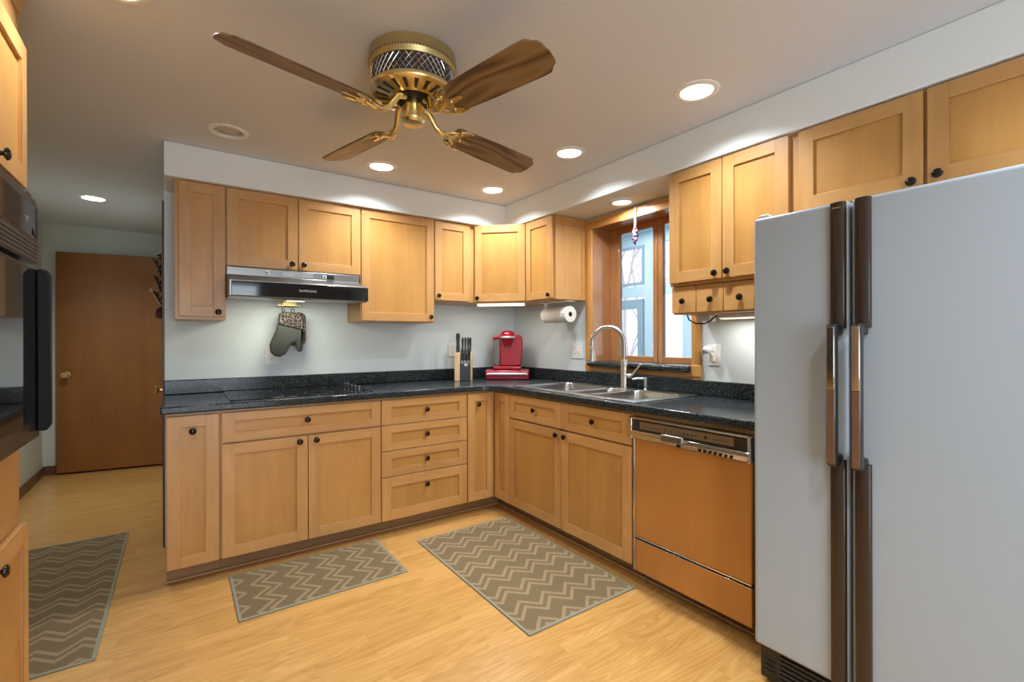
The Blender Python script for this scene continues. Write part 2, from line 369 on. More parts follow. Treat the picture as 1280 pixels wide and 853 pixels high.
for (ya, yb) in ((-1.0, -1.415), (-1.42, -1.838)):
    b = B(); 
    la, lb = (.089, .02) if ya > -1.1 else (.055, .05)
    b.box(XS0, XS1, yb, yb+lb, 1.075, WZ1).box(XS0, XS1, ya-la, ya, 1.075, WZ1)
    sz = B().box(XS0, XS1, yb+lb, ya-la, 1.075, 1.118).box(XS0, XS1, yb+lb, ya-la, 2.02, WZ1)
    o = obj('sash', b, SASH_Z, win, bevel=.003)
    obj('sash_rail', sz, SASH_Y, win, bevel=.003)
    obj('pane', B().box(XS0+.014, XS0+.018, yb+lb, ya-la, 1.118, 2.02), GLASS, win, label='clear window pane')
obj('mullion', B().box(XS0-.006, XS1, -1.437, -1.402, 1.075, WZ1), SASH_Z, win, bevel=.003)
# ---- glazed porch beyond the window
struct('floor_porch', B().box(.25, 2.6, -4, 3.2, -.05, 0), mat('porch_boards', (.45, .46, .46), .6))
struct('ceiling_porch', B().box(.2, 2.6, -4, 3.2, 2.62, 2.7), PORCHW)
PX0, PX1 = 2.4, 2.48
b = B()
posts = [(2.55, 2.7), (1.35, 1.5), (.30, .47), (-.15, -.09), (-.85, -.72), (-2.1, -1.98)]
for y0, y1 in posts: b.box(PX0-.012, PX1+.012, y0, y1, 0, 2.619)
b.box(PX0, PX1, -3.89, 3.09, 1.80, 1.93).box(PX0, PX1, -3.89, 3.09, 2.46, 2.618).box(PX0, PX1, -4, 3.2, 0, .45)
struct('wall_porch', b, PORCHW)
struct('wall_porch_end', B().box(.26, PX0, 3.1, 3.2, 0, 2.62), PORCHW)
struct('wall_porch_south', B().box(.26, PX0, -4, -3.9, 0, 2.62), PORCHW)
pd = empty('door_3', (2.4, 1.0, 0), kind='structure')
b = B().box(2.385, 2.44, .50, .585, .02, 1.76).box(2.385, 2.44, 1.25, 1.34, .02, 1.76).box(2.385, 2.44, .585, 1.25, 1.64, 1.76).box(2.385, 2.44, .585, 1.25, .02, .25)
obj('door_stile_frame', b, mat('grey_blue_door_paint', (.30, .40, .47), .5), pd)
obj('pane', B().box(2.41, 2.415, .585, 1.25, .25, 1.64), GLASS, pd)
b = B().box(2.39, 2.44, .485, .52, 1.95, 2.46).box(2.39, 2.44, .52, 1.35, 1.95, 1.985).box(2.39, 2.44, .52, 1.35, 2.43, 2.46)
struct('trim_2', b, mat('grey_blue_frame_paint', (.32, .42, .5), .5))
struct('ground', B().box(2.6, 40, -30, 40, -.4, -.3), mat('reflector_ground', (.85, .87, .9), .9))  # white ground added as a reflector to brighten the tree bark
BARK = mat('washed_out_bark', (.55, .50, .53), .9)  # bark colour lightened to imitate overexposed daylight
def tree(x, y, h, seed, label):
    rnd = random.Random(seed); b = B()
    def br(p, d, l, r, dep):
        pts = [p]; dd = d.copy()
        for k in range(4):
            dd = (dd + Vector((rnd.uniform(-.12, .12), rnd.uniform(-.12, .12), .04))).normalized(); pts.append(pts[-1] + dd*l/4)
        b.tube([tuple(q) for q in pts], [r*(1-.13*k) for k in range(5)], 6)
        if dep:
            for k in range(4 if dep > 1 else 3):
                q = pts[rnd.randint(1, 4)]; nd_ = (dd + Vector((rnd.uniform(-.9, .9), rnd.uniform(-.9, .9), rnd.uniform(-.1, .5)))).normalized()
                br(q, nd_, l*.62, r*.45, dep-1)
    br(Vector((x, y, -.32)), Vector((0, 0, 1)), h, .07, 3)
    return tag(obj('bare_tree', b, BARK, origin=(x, y, -.3), fix=False), label, 'tree', 'bare trees beyond the porch')
tree(7.2, 4.9, 3.6, 3, 'pale bare tree seen through the left window pane past the porch door')
tree(9.0, 2.0, 4.2, 8, 'pale bare tree seen low through the right window pane')
tree(10.5, 7.2, 4.4, 5, 'pale bare tree farthest out, branches in the porch transom')

# ------------------------------------------------------------------ cabinets
Tb = lambda u, d, z: (u, -d, z)             # back run, u = x
Tr = lambda u, d, z: (-d, -u, z)            # right run, u grows towards the camera
TX = -3.48
Tl = lambda u, d, z: (TX+d, u, z)           # tower on the left wall
def knob(b, u, d, z, T):
    o = Vector(T(u, d, z)); ax = Vector(T(u, d+1, z)) - o
    b.T = None
    b.lathe([(.0085, 0), (.0075, .003), (.0060, .004), (.0060, .009), (.0125, .011), (.0165, .0145), (.0155, .0185), (.010, .022), (0, .023)], o, ax, 20)
def front(name, T, u0, u1, z0, z1, d0, parent, kn=None, style='shaker', th=.019, rail=.057, grain='x', diag=False):
    b = B(T)
    if style == 'shaker':
        rl = min(rail, (z1-z0)*.30)
        b.box(u0, u0+rail, d0, d0+th, z0, z1, 0).box(u1-rail, u1, d0, d0+th, z0, z1, 0)
        b.box(u0+rail, u1-rail, d0, d0+th, z0, z0+rl, 1).box(u0+rail, u1-rail, d0, d0+th, z1-rl, z1, 1)
        o = obj(name, b, [W['frame_z'], W['frame_'+grain]], parent, bevel=.0014, fix=True)
        ph = (z1-z0) < .2
        obj('panel', B(T).box(u0+rail-.004, u1-rail+.004, d0+.002, d0+.010, z0+rl-.004, z1-rl+.004), W['panel_'+(grain if ph else 'z')], o)
    else:
        o = obj(name, b.box(u0, u1, d0, d0+th, z0, z1), W['frame_'+grain], parent, bevel=.003)
    if kn:
        kb = B(); knob(kb, kn[0], d0+th, kn[1], T); obj('knob', kb, BRONZE, o, label='dark bronze knob')
    return o
def base_pos(T, u0, u1, z): return T((u0+u1)/2, .3, z)
def cabinet(name, label, T, u0, u1, z0, z1, depth, group, grain='x', carcass='box', kick=True, kd=.53, cat='cabinet'):
    t = empty(name, base_pos(T, u0, u1, 0 if kick else z0), label, cat, group)
    b = B(T)
    if carcass == 'box': b.box(u0+.0004, u1-.0004, .002, depth, z0, z1)
    else:                                                   # open box with a face frame
        b.box(u0+.0004, u0+.018, .002, depth, z0, z1).box(u1-.018, u1-.0004, .002, depth, z0, z1).box(u0+.018, u1-.018, .002, .012, z0, z1)
        b.box(u0+.018, u1-.018, .012, depth, z0, z0+.018).box(u0+.018, u1-.018, depth-.019, depth, z1-.04, z1).box(u0+.018, u1-.018, depth-.019, depth, .675, .72)
        b.box((u0+u1)/2-.03, (u0+u1)/2+.03, depth-.019, depth, z0+.018, z1-.04)
    obj('carcass', b, W['frame_z'], t, bevel=.001)
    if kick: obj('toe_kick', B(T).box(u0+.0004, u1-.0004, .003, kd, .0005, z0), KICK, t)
    return t
BG = 'base cabinets under the black countertop'; UG = 'wall cabinets under the soffit'
ZB, ZT, ZTOP = .100, .8595, .874
D = .610
# back run
t = cabinet('base_cabinet', 'narrow honey maple base cabinet at the left end of the back run, by the hall', Tb, -2.552, -2.323, ZB, ZTOP, D, BG)
front('door', Tb, -2.5495, -2.330, ZB, ZT, D, t, (-2.442, .780))
t = cabinet('base_cabinet', 'maple base cabinet under the cooktop, one wide drawer over two doors', Tb, -2.323, -1.4675, ZB, ZTOP, D, BG)
front('drawer', Tb, -2.316, -1.471, .705, ZT, D, t, (-1.899, .786))
front('door', Tb, -2.316, -1.898, ZB, .694, D, t, (-1.940, .664)); front('door', Tb, -1.893, -1.471, ZB, .694, D, t, (-1.851, .664))
t = cabinet('base_cabinet', 'maple base cabinet with a stack of four drawers, right of the cooktop doors', Tb, -1.4675, -.851, ZB, ZTOP, D, BG)
for z0, z1, kz in ((.703, ZT, .781), (.540, .698, .621), (.375, .535, .458), (ZB, .370, .288)):
    front('drawer', Tb, -1.464, -.855, z0, z1, D, t, (-1.160, kz), rail=.062)
t = empty('base_cabinet', (-.45, -.45, 0), 'maple corner base cabinet with a folding two-leaf door in the inner corner', 'cabinet', BG)
obj('carcass', B().prism([(-.8506, -.002), (-.002, -.002), (-.002, -.8206), (-.610, -.8206), (-.610, -.610), (-.8506, -.610)], ZB, ZTOP), W['frame_z'], t, bevel=.001)
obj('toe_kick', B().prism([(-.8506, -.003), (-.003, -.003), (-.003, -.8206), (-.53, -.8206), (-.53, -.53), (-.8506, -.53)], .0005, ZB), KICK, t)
front('door', Tb, -.8455, -.632, ZB, ZT, D, t, (-.762, .780)); front('door', Tr, .632, .8195, ZB, ZT, D, t, None, grain='y')
# right run
t = cabinet('base_cabinet', 'maple sink base cabinet with two false drawer fronts over two doors', Tr, .8215, 1.9045, ZB, ZTOP, D, BG, carcass='open')
front('drawer', Tr, .825, 1.362, .703, ZT, D, t, (1.104, .782), grain='y'); front('drawer', Tr, 1.367, 1.901, .703, ZT, D, t, (1.637, .784), grain='y')
front('door', Tr, .825, 1.362, ZB, .692, D, t, (1.325, .660), grain='y'); front('door', Tr, 1.367, 1.901, ZB, .692, D, t, (1.402, .660), grain='y')
struct('trim_3', B().prism([(-2.562, -.531), (-.531, -.531), (-.531, -2.52), (-.548, -2.52), (-.548, -.548), (-2.562, -.548)], .0006, .016), SHOE, bevel=.006)
# uppers
DU = .305
t = cabinet('wall_cabinet', 'narrow tall maple wall cabinet at the left end, beside the range hood', Tb, -2.518, -2.275, 1.358, ZTOP+1.259, DU, UG, kick=False)
front('door', Tb, -2.498, -2.279, 1.376, 2.128, DU, t, (-2.313, 1.402))
t = cabinet('wall_cabinet', 'short two-door maple wall cabinet directly above the range hood', Tb, -2.275, -1.496, 1.672, 2.133, DU, UG, kick=False)
front('door', Tb, -2.270, -1.889, 1.677, 2.128, DU, t, (-1.922, 1.712)); front('door', Tb, -1.883, -1.500, 1.677, 2.128, DU, t, (-1.855, 1.712))
t = cabinet('wall_cabinet', 'wide single-door maple wall cabinet just right of the range hood', Tb, -1.496, -.952, 1.366, 2.133, DU, UG, kick=False)
front('door', Tb, -1.4905, -.956, 1.372, 2.128, DU, t, (-.985, 1.407))
t = cabinet('wall_cabinet', 'narrow maple wall cabinet on the back wall left of the corner', Tb, -.952, -.606, 1.528, 2.133, DU, UG, kick=False)
front('door', Tb, -.946, -.650, 1.536, 2.128, DU, t, (-.922, 1.568))
# diagonal corner
t = empty('wall_cabinet', (-.25, -.25, 1.528), 'diagonal corner maple wall cabinet above the red coffee maker', 'cabinet', UG)
obj('carcass', B().prism([(-.6055, -.002), (-.002, -.002), (-.002, -.6055), (-.305, -.6055), (-.6055, -.305)], 1.528, 2.133), W['frame_z'], t, bevel=.001)
s2 = math.sqrt(.5)
def Tdg(u, d, z): return (-.6055 + u*s2 - d*s2, -.305 - u*s2 - d*s2, z)
front('door', Tdg, .014, .411, 1.536, 2.128, .001, t, (.036, 1.562))
t = cabinet('wall_cabinet', 'narrow maple wall cabinet on the window side, above the paper towels', Tr, .606, .935, 1.528, 2.133, DU, UG, kick=False)
front('door', Tr, .612, .921, 1.536, 2.128, DU, t, (.889, 1.562), grain='y')
b = B(lambda x, y, z: (x, y, z))
# framed end panel facing the window
b.box(-.303, -.255, -.9405, -.935, 1.53, 2.131).box(-.05, -.003, -.9405, -.935, 1.53, 2.131).box(-.255, -.05, -.9405, -.935, 1.53, 1.575).box(-.255, -.05, -.9405, -.935, 2.07, 2.131)
obj('end_panel', b, W['frame_z'], t, bevel=.001)
t = cabinet('wall_cabinet', 'two-door maple wall cabinet right of the window with three small drawers below', Tr, 1.901, 2.526, 1.522, 2.133, DU, UG, kick=False)
front('door', Tr, 1.909, 2.210, 1.539, 2.128, DU, t, (2.178, 1.567), grain='y'); front('door', Tr, 2.215, 2.521, 1.539, 2.128, DU, t, (2.243, 1.569), grain='y')
obj('drawer_case', B(Tr).box(1.908, 2.526, .004, .285, 1.372, 1.522), W['frame_z'], t, bevel=.001)
for u0, u1, ku in ((1.911, 2.055, 1.983), (2.059, 2.205, 2.143), (2.209, 2.36, 2.297), (2.364, 2.521, 2.443)):
    front('drawer', Tr, u0, u1, 1.378, 1.518, .285, t, (ku, 1.440), style='slab', grain='y', th=.02)
t = cabinet('wall_cabinet', 'short two-door maple cabinet above the refrigerator', Tr, 2.526, 3.44, 1.775, 2.133, DU, UG, kick=False)
front('door', Tr, 2.562, 2.976, 1.783, 2.126, DU, t, (2.945, 1.805), grain='y'); front('door', Tr, 2.988, 3.42, 1.783, 2.126, DU, t, (3.018, 1.815), grain='y')

# ------------------------------------------------------------------ countertop, sink, taps
ct = empty('countertop', (-1.3, -.3, .876), 'L-shaped charcoal speckled countertop with a rounded front edge and low backsplash', 'countertop')
HX0, HX1, HY0, HY1 = -.582, -.078, -1.885, -.855
arc = [(-.648-.14+.14*math.sin(R(a)), -.648-.14+.14*math.cos(R(a))) for a in range(0, 91, 10)]
outer = [(-2.574, -.003), (-.003, -.003), (-.003, -2.546), (-.648, -2.546)] + [p_ for p_ in reversed(arc)] + [(-2.574, -.648)]
bm = bmesh.new(); es = []
for poly in (outer, [(HX0, HY0), (HX1, HY0), (HX1, HY1), (HX0, HY1)]):
    vs = [bm.verts.new((x, y, .9135)) for x, y in poly]
    es += [bm.edges.new((vs[i], vs[(i+1) % len(vs)])) for i in range(len(vs))]
fl = bmesh.ops.triangle_fill(bm, edges=es, use_beauty=True)
faces = [g for g in fl['geom'] if isinstance(g, bmesh.types.BMFace)]
bmesh.ops.dissolve_limit(bm, angle_limit=R(1), verts=bm.verts, edges=bm.edges)
ex = bmesh.ops.extrude_face_region(bm, geom=list(bm.faces))
bmesh.ops.translate(bm, verts=[g for g in ex['geom'] if isinstance(g, bmesh.types.BMVert)], vec=(0, 0, -.0385))
b = B(); b.bm.free(); b.bm = bm
obj('worktop', b, COUNTER, ct, bevel=.012, bseg=4, angle=50)
b = B().prism([(-2.574, -.002), (-.002, -.002), (-.002, -2.546), (-.022, -2.546), (-.022, -.022), (-2.574, -.022)], .9138, 1.0)
obj('backsplash', b, COUNTER, ct, bevel=.005, bseg=3)
sk = empty('sink', (-.33, -1.37, .914), 'stainless steel three-bowl sink set into the black counter under the window', 'sink')
b = B(); RX0, RX1, RY0, RY1 = -.604, -.056, -1.907, -.833
bowls = [(-.548, -.130, -1.300, -.885, .19), (-.540, -.165, -1.490, -1.340, .13), (-.552, -.130, -1.855, -1.530, .19)]
xs = sorted({RX0, RX1}); 
# deck as strips around the bowls
def deck(x0, x1, y0, y1): b.box(x0, x1, y0, y1, .9138, .9195)
deck(RX0, -.552, RY0, RY1); deck(-.13, RX1, RY0, RY1)
deck(-.552, -.13, -.885, RY1); deck(-.552, -.13, -1.340, -1.300); deck(-.552, -.13, -1.530, -1.490); deck(-.552, -.13, RY0, -1.855)
deck(-.552, -.540, -1.490, -1.340); deck(-.165, -.13, -1.490, -1.340)
obj('sink_deck', b, STEEL, sk, bevel=.0025)
for x0, x1, y0, y1, dp in bowls:
    b = B(); n = []
    x0 -= .001; x1 += .001; y0 -= .001; y1 += .001
    def rr(x0, x1, y0, y1, r, z):
        out = []
        for cx, cy, a0 in ((x1-r, y1-r, 0), (x0+r, y1-r, 90), (x0+r, y0+r, 180), (x1-r, y0+r, 270)):
            for k in range(5): a = R(a0+22.5*k); out.append((cx+r*math.cos(a), cy+r*math.sin(a), z))
        return out
    rings = [rr(x0, x1, y0, y1, .05, .919), rr(x0+.004, x1-.004, y0+.004, y1-.004, .05, .91), rr(x0+.012, x1-.012, y0+.012, y1-.012, .05, .914-dp+.03), rr(x0+.035, x1-.035, y0+.035, y1-.035, .05, .914-dp)]
    allv = sum(rings, []); m_ = 20
    b._add(allv, [(i*m_+k, i*m_+(k+1) % m_, (i+1)*m_+(k+1) % m_, (i+1)*m_+k) for i in range(3) for k in range(m_)] + [tuple(range(3*m_, 4*m_))], 0, True)
    # corners between the rounded bowl and the square deck cut-out
    for ci, (cx, cy) in enumerate(((x1, y1), (x0, y1), (x0, y0), (x1, y0))):
        b._add([(cx, cy, .9190)] + rings[0][ci*5:ci*5+5], [(0, k+1, k+2) for k in range(4)])
    o = obj('bowl', b, STEEL, sk, fix=False)
    obj('drain', B().lathe([(.04, 0), (.036, .003), (.02, .002), (0, .001)], ((x0+x1)/2, (y0+y1)/2, .9142-dp), (0, 0, 1), 20, close=False), CHROME, o)
fa = empty('faucet', (-.085, -1.378, .9195), 'brushed nickel gooseneck faucet with a pull-down spray head at the sink', 'faucet')
b = B().lathe([(.029, 0), (.029, .004), (.0235, .012), (.0235, .175), (.021, .182), (.014, .186)], (-.085, -1.378, .9197), (0, 0, 1), 24)
obj('faucet_body', b, SATIN, fa)
dirn = Vector((-.52, .85, 0)).normalized(); P0 = Vector((-.085, -1.378, 1.10)); pts = [P0]
rad = .108
for k in range(1, 5): pts.append(P0 + Vector((0, 0, .115*k/4)))
top = P0 + Vector((0, 0, .115))
for k in range(1, 15):
    a = R(180*k/14); pts.append(top + dirn*(rad*(1-math.cos(a))) + Vector((0, 0, rad*math.sin(a))))
end = pts[-1]; pts.append(end + Vector((0, 0, -.03)))
obj('spout', B().tube([tuple(q) for q in pts], .0138, 16), SATIN, fa)
e2 = end + Vector((0, 0, -.03))
b = B().lathe([(.0135, 0), (.0155, -.004), (.017, -.03), (.024, -.075), (.0255, -.092), (.020, -.097), (0, -.097)], e2, (0, 0, 1), 24)
obj('spray_head', b, SATIN, fa)
hb = Vector((-.085, -1.378, 1.0)); hd_ = Vector((.12, -.99, 0)).normalized()
b = B().cyl(tuple(hb), tuple(hb+hd_*.062), .0155, 20); b.tube([tuple(hb+hd_*.056), tuple(hb+hd_*.075+Vector((0, 0, .022))), tuple(hb+hd_*.125+Vector((0, 0, .078)))], [.0085, .0075, .006], 10)
obj('lever', b, SATIN, fa)
so = empty('soap_dispenser', (-.085, -1.555, .9195), 'small brushed nickel soap dispenser right of the faucet', 'soap dispenser')
obj('soap_body', B().lathe([(.017, 0), (.017, .003), (.0115, .008), (.0115, .062), (.014, .066), (.014, .075), (.008, .078), (0, .078)], (-.085, -1.555, .9197), (0, 0, 1), 20), SATIN, so)
obj('soap_nozzle', B().tube([(-.085, -1.555, .990), (-.115, -1.515, .990), (-.135, -1.488, .983)], [.008, .007, .006], 10), SATIN, so)

# ------------------------------------------------------------------ cooktop and hood
ck = empty('cooktop', (-1.86, -.31, .914), 'black glass cooktop set flush in the counter under the range hood', 'cooktop')
obj('glass_top', B().box(-2.275, -1.50, -.585, -.065, .9140, .9185), BLACKGL, ck, bevel=.003)
b = B()
for cx, cy, r in ((-2.10, -.46, .10), (-2.10, -.19, .08), (-1.80, -.46, .08), (-1.80, -.19, .10)):
    b.lathe([(r, 0), (r+.003, .0002), (r+.003, .0003), (r, .0003)], (cx, cy, .9185), (0, 0, 1), 40, close=False)
obj('burner_rings', b, mat('burner_print', (.06, .06, .065), .3), ck)
KN = B().lathe([(.021, 0), (.021, .004), (.0165, .008), (.0155, .020), (.013, .022), (0, .022)], (0, 0, 0), (0, 0, 1), 20); KN.box(-.003, .003, -.0155, .0155, .018, .026, 1)
kmesh = None
for i in range(5):
    loc = (-1.555, -.135-.082*i, .9186)
    if kmesh is None:
        o = obj('control_knob', KN, [mat('knob_black', (.02, .02, .022), .25), CHROME], ck); kmesh = o
    else:
        o = kmesh.copy(); COL.objects.link(o)
    o.location = Vector(loc)
hd = empty('range_hood', (-1.89, -.25, 1.49), 'stainless range hood with a black glass visor under the short wall cabinet', 'range hood')
prof = [(-.003, 1.6705), (-.327, 1.6705), (-.327, 1.622), (-.497, 1.578), (-.497, 1.487), (-.470, 1.480), (-.003, 1.500)]
obj('hood_shell', B().prism(prof, -2.2735, -1.5075, 'x'), HOODST, hd, bevel=.003)
obj('glass_visor', B().box(-2.262, -1.5062, -.5075, -.4972, 1.489, 1.571), BLACKGL, hd, bevel=.002)
text_obj('lettering', 'SAMSUNG', .019, mat('silver_print', (.7, .7, .7), .3, .8), hd, frameM((-1.868, -.5078, 1.531), (1, 0, 0), (0, -1, 0)), .0004, 1.15)
b = B().box(-1.98, -1.80, -.3305, -.327, 1.632, 1.662)
obj('control_strip', b, mat('dull_steel_label', (.40, .40, .40), .45, .8), hd, bevel=.001)
obj('badge', B().box(-1.91, -1.865, -.3315, -.3303, 1.644, 1.650), CHROME, hd)
obj('slide_switch', B().box(-2.072, -2.05, -.331, -.327, 1.638, 1.660).box(-2.065, -2.057, -.336, -.331, 1.644, 1.654, 1), [WHITE, BLACK], hd, bevel=.0008)
obj('slide_switch', B().box(-1.742, -1.72, -.331, -.327, 1.634, 1.656).box(-1.735, -1.727, -.336, -.331, 1.640, 1.650, 1), [WHITE, BLACK], hd, bevel=.0008)
obj('rocker_switch', B().box(-1.716, -1.672, -.332, -.327, 1.632, 1.659).box(-1.711, -1.698, -.337, -.332, 1.638, 1.653).box(-1.690, -1.677, -.337, -.332, 1.638, 1.653), BLACK, hd, bevel=.0008)
obj('lamp_cover', B().box(-1.95, -1.85, -.33, -.27, 1.482, 1.492), TUBE, hd)
area('hood_lamp', (-1.93, -.34, 1.478), .22, .10, HOOD_W, (1.0, .98, .76), (R(6), 0, 0), parent=hd)

# ------------------------------------------------------------------ dishwasher
dw = empty('dishwasher', (-.3, -2.215, 0), 'built-in dishwasher with orange maple panels and a chrome-trimmed control strip', 'dishwasher')
U0, U1 = 1.9085, 2.5225
obj('cabinet_body', B(Tr).box(U0+.002, U1-.002, .01, .602, .075, .872), mat('dishwasher_body', (.03, .028, .026), .5), dw)
obj('toe_kick', B(Tr).box(U0+.002, U1-.002, .30, .532, .001, .075), KICK, dw)
obj('top_filler', B(Tr).box(U0+.002, U1+.02, .585, .606, .853, .8745), W['frame_y'], dw)
obj('door_panel', B(Tr).box(U0+.014, U1-.008, .603, .622, .253, .742), DWOOD, dw, bevel=.002)
obj('access_panel', B(Tr).box(U0+.014, U1-.008, .603, .622, .078, .234), DWOOD, dw, bevel=.002)
obj('chrome_edging', B(Tr).box(U0+.006, U0+.014, .603, .626, .078, .742).box(U0+.014, U1-.008, .603, .624, .246, .2525).box(U0+.014, U1-.008, .603, .624, .2345, .238), CHROME, dw, bevel=.001)
cp = obj('control_panel', B(Tr).box(U0+.004, U1-.002, .603, .632, .742, .850), mat('dark_brown_bezel', (.035, .024, .018), .3), dw, bevel=.004)
obj('chrome_surround', B(Tr).box(U0, U0+.012, .61, .645, .742, .851).box(U1-.014, U1-.002, .61, .645, .742, .851).box(U0, U1-.002, .61, .645, .843, .851), CHROME, cp, bevel=.003)
obj('dial_plate', B(Tr).box(U0+.055, U1-.075, .632, .634, .796, .832), mat('tan_metallic_plate', (.30, .215, .13), .38, .7), cp)
b = B(Tr)
for i in range(10): b.box(U0+.075+.018*i, U0+.079+.018*i, .634, .6346, .806, .812+.006*(i % 2))
b.box(U1-.21, U1-.195, .634, .6346, .806, .820).box(U1-.185, U1-.10, .634, .6346, .811, .8125)
for i in range(4): b.box(U0+.30+.02*i, U0+.31+.02*i, .634, .6346, .808, .814)
obj('dial_marks', b, BLACK, cp)
b = B(Tr).box(U0+.004, U1-.002, .632, .652, .768, .786); b._add([(U0+.004, .632, .768), (U1-.002, .632, .768), (U1-.002, .652, .768), (U0+.004, .652, .768), (U0+.004, .632, .744), (U1-.002, .632, .744)], [(0, 1, 2, 3), (3, 2, 5, 4), (0, 3, 4), (1, 5, 2), (0, 4, 5, 1)], 0)
obj('chrome_ledge', b, CHROME, cp, bevel=.0015)
b = B(Tr)
for i in range(7): b.box(U0+.385+.024*i, U0+.394+.024*i, .638, .6475, .749, .765)
b.box(U0+.275, U0+.289, .638, .6475, .748, .760)
obj('vent_slots', b, BLACK, cp)
obj('latch', B(Tr).box(U0+.205, U0+.322, .64, .672, .766, .800), mat('brushed_latch', (.35, .33, .31), .25, 1.0), cp, bevel=.006)

# ------------------------------------------------------------------ refrigerator
fr = empty('refrigerator', (-.4, -3.06, 0), 'blue-grey side-by-side refrigerator with dark full-height handle strips', 'refrigerator')
FX = -.800; FZ0, FZ1 = .146, 1.670; FY0, FY1, FS = -2.617, -3.530, -2.917
obj('fridge_body', B().box(-.735, -.03, FY1+.005, FY0-.005, .03, FZ1-.012), ENSIDE, fr, bevel=.006)
for nm, ya, yb in (('freezer_door', FS+.004, FY0), ('fresh_food_door', FY1, FS-.004)):
    d = obj(nm, B().box(FX, -.742, ya, yb, FZ0, FZ1), ENAMEL, fr, bevel=.012, bseg=3)
    ys = FS+.0085 if nm == 'freezer_door' else FS-.0145
    sg = 1 if nm == 'freezer_door' else -1
    ya2, yb2 = (ys, ys+.043) if sg > 0 else (ys-.043, ys)
    for z0, z1 in ((1.272, 1.6665), (FZ0+.004, .862)):
        obj('handle_strip', B().prism([(FX+.004, ya2), (FX-.012, ya2+.002), (FX-.017, ya2+.012), (FX-.017, yb2-.012), (FX-.012, yb2-.002), (FX+.004, yb2)], z0, z1), mat('dark_brown_handle_plastic', (.035, .022, .017), .18), d, bevel=.002, label='dark glossy handle strip')
    yc = (ya2+yb2)/2
    for z0, z1 in ((1.250, 1.285), (.845, .880)): obj('handle_bracket', B().box(FX-.055, FX, yc-.013, yc+.013, z0, z1), BLACK, d, bevel=.005)
    obj('grip', B().box(FX-.062, FX-.036, yc-.0135, yc+.0135, .850, 1.282), mat('dark_grip', (.03, .028, .03), .2), d, bevel=.006)
    obj('grip_face', B().box(FX-.0640, FX-.060, yc-.0105, yc+.0105, 1.085, 1.276), CHROME, d, bevel=.0015)
    obj('grip_inlay', B().box(FX-.0640, FX-.060, yc-.0105, yc+.0105, .856, 1.083), wood('walnut_inlay', (.10, .048, .03), (.20, .105, .065), 'z', .3), d, bevel=.0015)
    if sg > 0: obj('badge', B().box(FX-.0185, FX-.0165, yc-.012, yc+.012, 1.645, 1.650), CHROME, d)
gr = obj('toe_grille', B().box(-.765, -.70, FY1+.01, FY0-.006, .016, .138), mat('black_grille', (.016, .014, .014), .35), fr, bevel=.003)
b = B()
for k in range(6): b.box(-.773, -.765, FY1+.05, FY0-.075, .035+.016*k, .042+.016*k)
for k in range(3): b.box(-.771, -.765, FY0-.055, FY0-.02, .045+.018*k, .049+.018*k)
obj('louvers', b, mat('grille_slats', (.03, .028, .03), .3), gr)
obj('foot', B().cyl((-.69, FY0-.06, .0005), (-.69, FY0-.06, .03), .02, 12).cyl((-.69, FY1+.06, .0005), (-.69, FY1+.06, .03), .02, 12).cyl((-.1, FY0-.06, .0005), (-.1, FY0-.06, .03), .02, 12).cyl((-.1, FY1+.06, .0005), (-.1, FY1+.06, .03), .02, 12), BLACK, fr)
obj('hinge_cover', B().box(-.79, -.735, FY0-.05, FY0-.012, FZ1, FZ1+.012), WHITE, fr, bevel=.003)

# ------------------------------------------------------------------ oven tower
tw = empty('oven_cabinet', (-3.2, -2.0, 0), 'tall maple oven cabinet at the left edge, doors above and below the oven', 'cabinet')
TD, TY0, TY1 = .590, -2.27, -1.492      # face frame plane x = -2.89
b = B(Tl); 
b.box(TY1-.018, TY1, .002, TD, .10, 2.225).box(TY0, TY0+.018, .002, TD, .10, 2.225)
b.box(TY0+.018, TY1-.018, .002, .015, .10, 2.225).box(TY0+.018, TY1-.018, .015, TD, .10, .118).box(TY0+.018, TY1-.018, .015, TD, .70, .940).box(TY0+.018, TY1-.018, .015, TD, 1.668, 2.225)
b.box(TY0+.018, TY1-.018, TD-.019, TD, .118, .70)
obj('carcass', b, W['frame_z'], tw, bevel=.001)
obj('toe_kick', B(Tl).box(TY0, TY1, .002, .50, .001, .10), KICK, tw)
obj('crown_moulding', B().prism([(TX+TD-.02, 2.222), (TX+TD+.006, 2.222), (TX+TD+.008, 2.238), (TX+TD+.014, 2.258), (TX+TD+.018, 2.276), (TX+TD+.028, 2.318), (TX+TD-.02, 2.318)], TY0, TY1+.002, 'y'), W['frame_y'], tw, bevel=.002)
ym = (TY0+TY1)/2
front('door', Tl, ym+.003, TY1+.003, 1.700, 2.126, TD, tw, (-1.765, 1.722), grain='y'); front('door', Tl, TY0, ym-.003, 1.700, 2.126, TD, tw, (-1.95, 1.735), grain='y')
front('door', Tl, ym+.003, TY1+.003, .105, .694, TD, tw, (-1.79, .655), grain='y'); front('door', Tl, TY0, ym-.003, .105, .694, TD, tw, (-1.92, .640), grain='y')
ov = empty('wall_oven', (-3.15, -1.88, .94), 'black built-in wall oven with mirror-dark glass door in the left oven cabinet', 'oven')
obj('oven_body', B(Tl).box(TY0+.03, TY1-.03, .05, TD+.008, .945, 1.662), BLACK, ov)
PB = mat('grey_black_bezel', (.045, .042, .042), .3)
obj('control_panel', B(lambda a, z, d: Tl(a, d, z)).prism([(TY0, 1.472), (TY1, 1.472), (TY1, 1.640), (TY1-.018, 1.664), (TY0+.018, 1.664), (TY0, 1.640)], TD+.001, TD+.042), PB, ov, bevel=.004)
obj('panel_glass', B(Tl).box(TY0+.02, TY1-.012, TD+.042, TD+.0435, 1.545, 1.638), BLACKGL, ov)
b = B(Tl)
